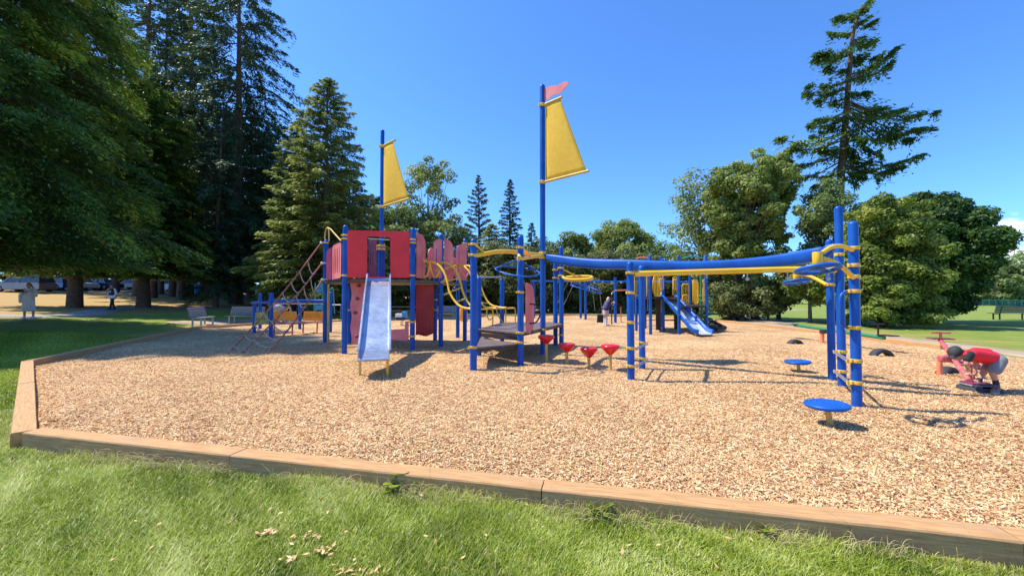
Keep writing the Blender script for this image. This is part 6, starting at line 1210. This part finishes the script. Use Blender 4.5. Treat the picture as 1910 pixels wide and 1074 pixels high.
# right group
bx_, by2 = cx(1384, 27)
MAPLE = broadleaf('maple_tree', bx_ + .3, by2, 12.0, 3.0, 4.7, 7.0, 80, 'maple', 'big full maple with root flare right of the blue slide', ncl=200, nleaf=250, leafs=.21, hollow=.1, clr=.135, tr=.24, trunks=((-.75, 0), (.75, .3)), bark='bark', limbn=60, boxy=.85, tb=.45)
broadleaf('maple_tree', *cx(1452, 27.5), 12.3, 1.25, 2.6, 9.6, 81, 'maple', 'narrow upper maple leaning towards the tall fir', ncl=60, nleaf=180, leafs=.21, hollow=.1, clr=.22, tr=.12, bark='bark', tb=.45)
broadleaf('birch_tree', *cx(1308, 30), topz(296, 30), 2.7, 4.2, topz(296, 30) - 4.4, 82, 'birch', 'thin feathery birch at the left of the big maple', ncl=52, nleaf=95, leafs=.22, hollow=.15, clr=.22, tr=.12)
broadleaf('undergrowth_bush', *cx(1385, 26), 2.6, 2.6, 1.1, 1.5, 83, 'shrub', 'dark undergrowth around the feet of the big maple', ncl=60, nleaf=190, leafs=.18, hollow=.4, limbn=16, tr=.05, cat='shrub')
broadleaf('undergrowth_bush', *cx(1432, 26.6), 2.2, 1.6, 1.0, 1.9, 84, 'maple', 'drooping low leaves right of the maple trunks', ncl=40, nleaf=190, leafs=.2, hollow=.4, limbn=10, tr=.05, cat='shrub')
m = MB(); g = at_ground(1371, 26.6)
for a in np.linspace(0, 6.28, 9)[:-1]: m.tube(smooth_path([(g.x, g.y, g.z + .55), (g.x + .35 * math.cos(a), g.y + .35 * math.sin(a), g.z + .22), (g.x + .95 * math.cos(a + .2), g.y + .95 * math.sin(a + .2), g.z - .05)], 4), [.2] * 2 + [.16] * 2 + [.12] * 3 + [.07, .05], 8)
m.build('roots', M['bark'], MAPLE, recalc=False)
# the tall wind-shaped fir, bough by bough
def tall_fir():
    Y0 = 26.5; r = np.random.RandomState(90); g = at_ground(1556, Y0); o = thing('fir_tree', g, 'tall wind shaped fir with long open boughs above the right hand trees', 'tree')
    tk = [P(a, b, Y0) for a, b in ((1556, 586), (1560, 480), (1566, 380), (1569, 320), (1576, 240), (1580, 190), (1585, 120), (1592, 60), (1606, 20), (1622, 4))]; tk[0].z = g.z - .1
    pth = smooth_path(tk, 5); n_ = len(pth); MB().tube(pth, [.27 * (1 - i / n_) ** .75 + .02 for i in range(n_)], 12).build('trunk', M['bark'], o, recalc=False)
    B_ = [(1604, 22, 1620, 3, .3), (1600, 30, 1560, 32, .35), (1595, 45, 1632, 40, .4), (1592, 60, 1548, 62, .5), (1590, 75, 1630, 78, .4), (1588, 88, 1518, 98, .55), (1587, 100, 1512, 106, .5), (1586, 104, 1634, 108, .4), (1585, 130, 1540, 128, .4), (1584, 140, 1672, 90, .55), (1583, 148, 1662, 118, .55), (1582, 150, 1505, 160, .6), (1581, 165, 1500, 175, .5), (1581, 170, 1618, 172, .45), (1580, 185, 1520, 188, .5), (1580, 190, 1690, 205, .6), (1579, 195, 1750, 210, .65), (1578, 203, 1740, 240, .65), (1577, 212, 1700, 262, .5), (1576, 208, 1520, 222, .6), (1575, 225, 1505, 235, .6), (1574, 240, 1530, 248, .6), (1573, 235, 1645, 290, .5), (1573, 250, 1450, 258, .6), (1572, 262, 1468, 275, .6), (1571, 275, 1520, 280, .6), (1571, 285, 1450, 308, .5), (1570, 300, 1478, 335, .5), (1569, 298, 1722, 288, .55), (1569, 305, 1660, 320, .5), (1568, 312, 1700, 308, .4), (1568, 318, 1640, 334, .45), (1569, 322, 1520, 330, .45), (1578, 232, 1612, 262, .4), (1580, 215, 1598, 222, .4), (1574, 250, 1600, 300, .4)]
    C, A, Bv, Ls, Ws, T = [], [], [], [], [], []; lb = MB()
    for j, (x0, y0, x1, y1, wd_) in enumerate(B_ + [(b[0], b[1] + r.uniform(-8, 8), b[0] + (b[2] - b[0]) * r.uniform(.3, .75), b[3] + r.uniform(-12, 14), b[4]) for b in B_]):
        a = P(x0, y0, Y0); dyy = r.uniform(-1.8, 1.8); e = P(x1, y1, Y0 + dyy); Ln = (e - a).length; mid = a.lerp(e, .55) + Vector((0, 0, -.10 * Ln)); pt2 = smooth_path([a, mid, e], 6); lb.tube(pt2, [.05 * (1 - i / len(pt2)) + .012 for i in range(len(pt2))], 6, cap=False)
        n = int((230 + Ln * 190) * (1 if j < len(B_) else .5)); u = r.uniform(.12, 1, n) ** .75; idx = np.clip((u * (len(pt2) - 1)), 0, len(pt2) - 1.001); i0 = idx.astype(int); fr_ = idx - i0; pa = np.array([tuple(q) for q in pt2]); c = pa[i0] * (1 - fr_)[:, None] + pa[i0 + 1] * fr_[:, None]
        d = np.array(tuple((e - a).normalized())); s_ = np.cross(d, [0, 0, 1]); s_ /= np.linalg.norm(s_); lat = r.normal(0, wd_ * (1.15 - u) + .05, n); gap = (np.sin(u * Ln * 3.1 + j) > -.55)
        c = c + s_ * lat[:, None]; c[:, 2] -= np.abs(r.exponential(.20, n)) * (.5 + wd_) * np.where(np.sin(u * Ln * 4.3 + j * 2) > 0, 1, .35); c[:, 2] += .05; c += r.normal(0, .03, (n, 3)); aa = d * .6 + s_ * (np.sign(lat) * .7)[:, None] + r.normal(0, .3, (n, 3)); aa[:, 2] -= r.uniform(0, .7, n)
        bb = np.cross(aa, [0, 0, 1.0]) + r.normal(0, .5, (n, 3)); ll = .27 * r.uniform(.6, 1.3, n)
        C.append(c[gap]); A.append(aa[gap]); Bv.append(bb[gap]); Ls.append(ll[gap]); Ws.append((ll * r.uniform(.22, .4, n))[gap]); T.append((r.normal(.50, .12) + r.normal(0, .12, n))[gap])
    lb.build('limbs', M['bark'], o, recalc=False); v = cards(np.concatenate(C), np.concatenate(A), np.concatenate(Bv), np.concatenate(Ls), np.concatenate(Ws)); cards_mesh('crown', v, np.concatenate(T), LV['cedar'], o, tuple(g))
tall_fir()
broadleaf('alder_tree', *cx(1546, 24.5), topz(325, 24.5), 1.45, 3.8, topz(325, 24.5) - 3.9, 91, 'birch', 'thin pale tree climbing in front of the tall fir trunk', ncl=120, nleaf=170, leafs=.17, hollow=.2, clr=.2, tr=.1)
broadleaf('alder_tree', *cx(1510, 23.5), 3.9, 2.0, 1.5, 2.9, 92, 'maple', 'low leafy tree left of the triple posts', ncl=70, nleaf=220, leafs=.17, hollow=.3, clr=.26, tr=.1)
broadleaf('hornbeam_tree', *cx(1652, 20.5), topz(338, 20.5) - .3, 2.15, 3.3, 3.7, 93, 'horn', 'bushy yellow green tree directly behind the triple posts', ncl=210, nleaf=230, leafs=.16, hollow=.2, clr=.15, tr=.24, bark='bark', limbn=50, boxy=.8, tb=.42)
broadleaf('hornbeam_tree', *cx(1600, 21), 4.2, 1.8, 1.7, 2.6, 94, 'horn', 'lower yellow green tree left of the triple posts', ncl=60, nleaf=280, leafs=.17, hollow=.4, clr=.25, tr=.14, bark='bark')
dome = lambda z: np.ones(len(z), bool)
DOME = broadleaf('cedar_tree', *cx(1738, 23.5), topz(342, 23.5) - .3, 2.75, 3.5, 4.2, 95, 'cedar', 'broad dark dome shaped cedar on the right lawn', ncl=280, nleaf=520, leafs=.18, hollow=.55, clr=.17, tr=.36, bark='bark', limbn=60, boxy=1.0, tb=.40)
g = at_ground(1703, 22.2); MB_ = MB().tube([(g.x, g.y, g.z - .1), (g.x + .02, g.y, g.z + .5), (g.x + .1, g.y + .3, g.z + 3.4)], [.42, .33, .25], 12); MB_.build('trunk', M['bark'], DOME, recalc=False)
broadleaf('undergrowth_bush', *cx(1655, 20), 1.5, 2.0, .8, .95, 97, 'horn', 'low leaves around the foot of the yellow green tree', ncl=50, nleaf=200, leafs=.15, hollow=.3, limbn=10, tr=.05, cat='shrub')
k = 110
for px, Y, Hh, rr, lf, lab in ((1850, 105, 9, 5, 'birch', 'far pale green tree left of the far house'), (1872, 112, 11, 5, 'sage', 'far olive tree above the fence'), (1896, 108, 13, 5.5, 'birch', 'far pale tree in front of the far house'), (1925, 110, 15, 7, 'birch', 'far tall tree cut by the right edge'), (1790, 128, 8, 7, 'sage', 'far tree line piece behind the dark dome cedar'), (1700, 128, 8, 8, 'sage', 'far tree line piece behind the two trunks'), (1620, 130, 8, 8, 'sage', 'far tree line piece behind the triple posts'), (1540, 130, 8, 8, 'shrub', 'far tree line piece left of the triple posts'), (1465, 130, 8, 8, 'shrub', 'far tree line piece right of the maple trunks'), (1395, 125, 9, 8, 'shrub', 'far tree line piece behind the maple trunks'), (1325, 120, 9, 8, 'shrub', 'far tree line piece behind the green spiral')):
    broadleaf('distant_tree', *cx(px, Y), Hh, rr, Hh * .5, Hh * .52, k, lf, lab, ncl=50, nleaf=150, leafs=.7, hollow=.4, clr=.28, limbn=8, tr=.3, group='trees beyond the field'); k += 1
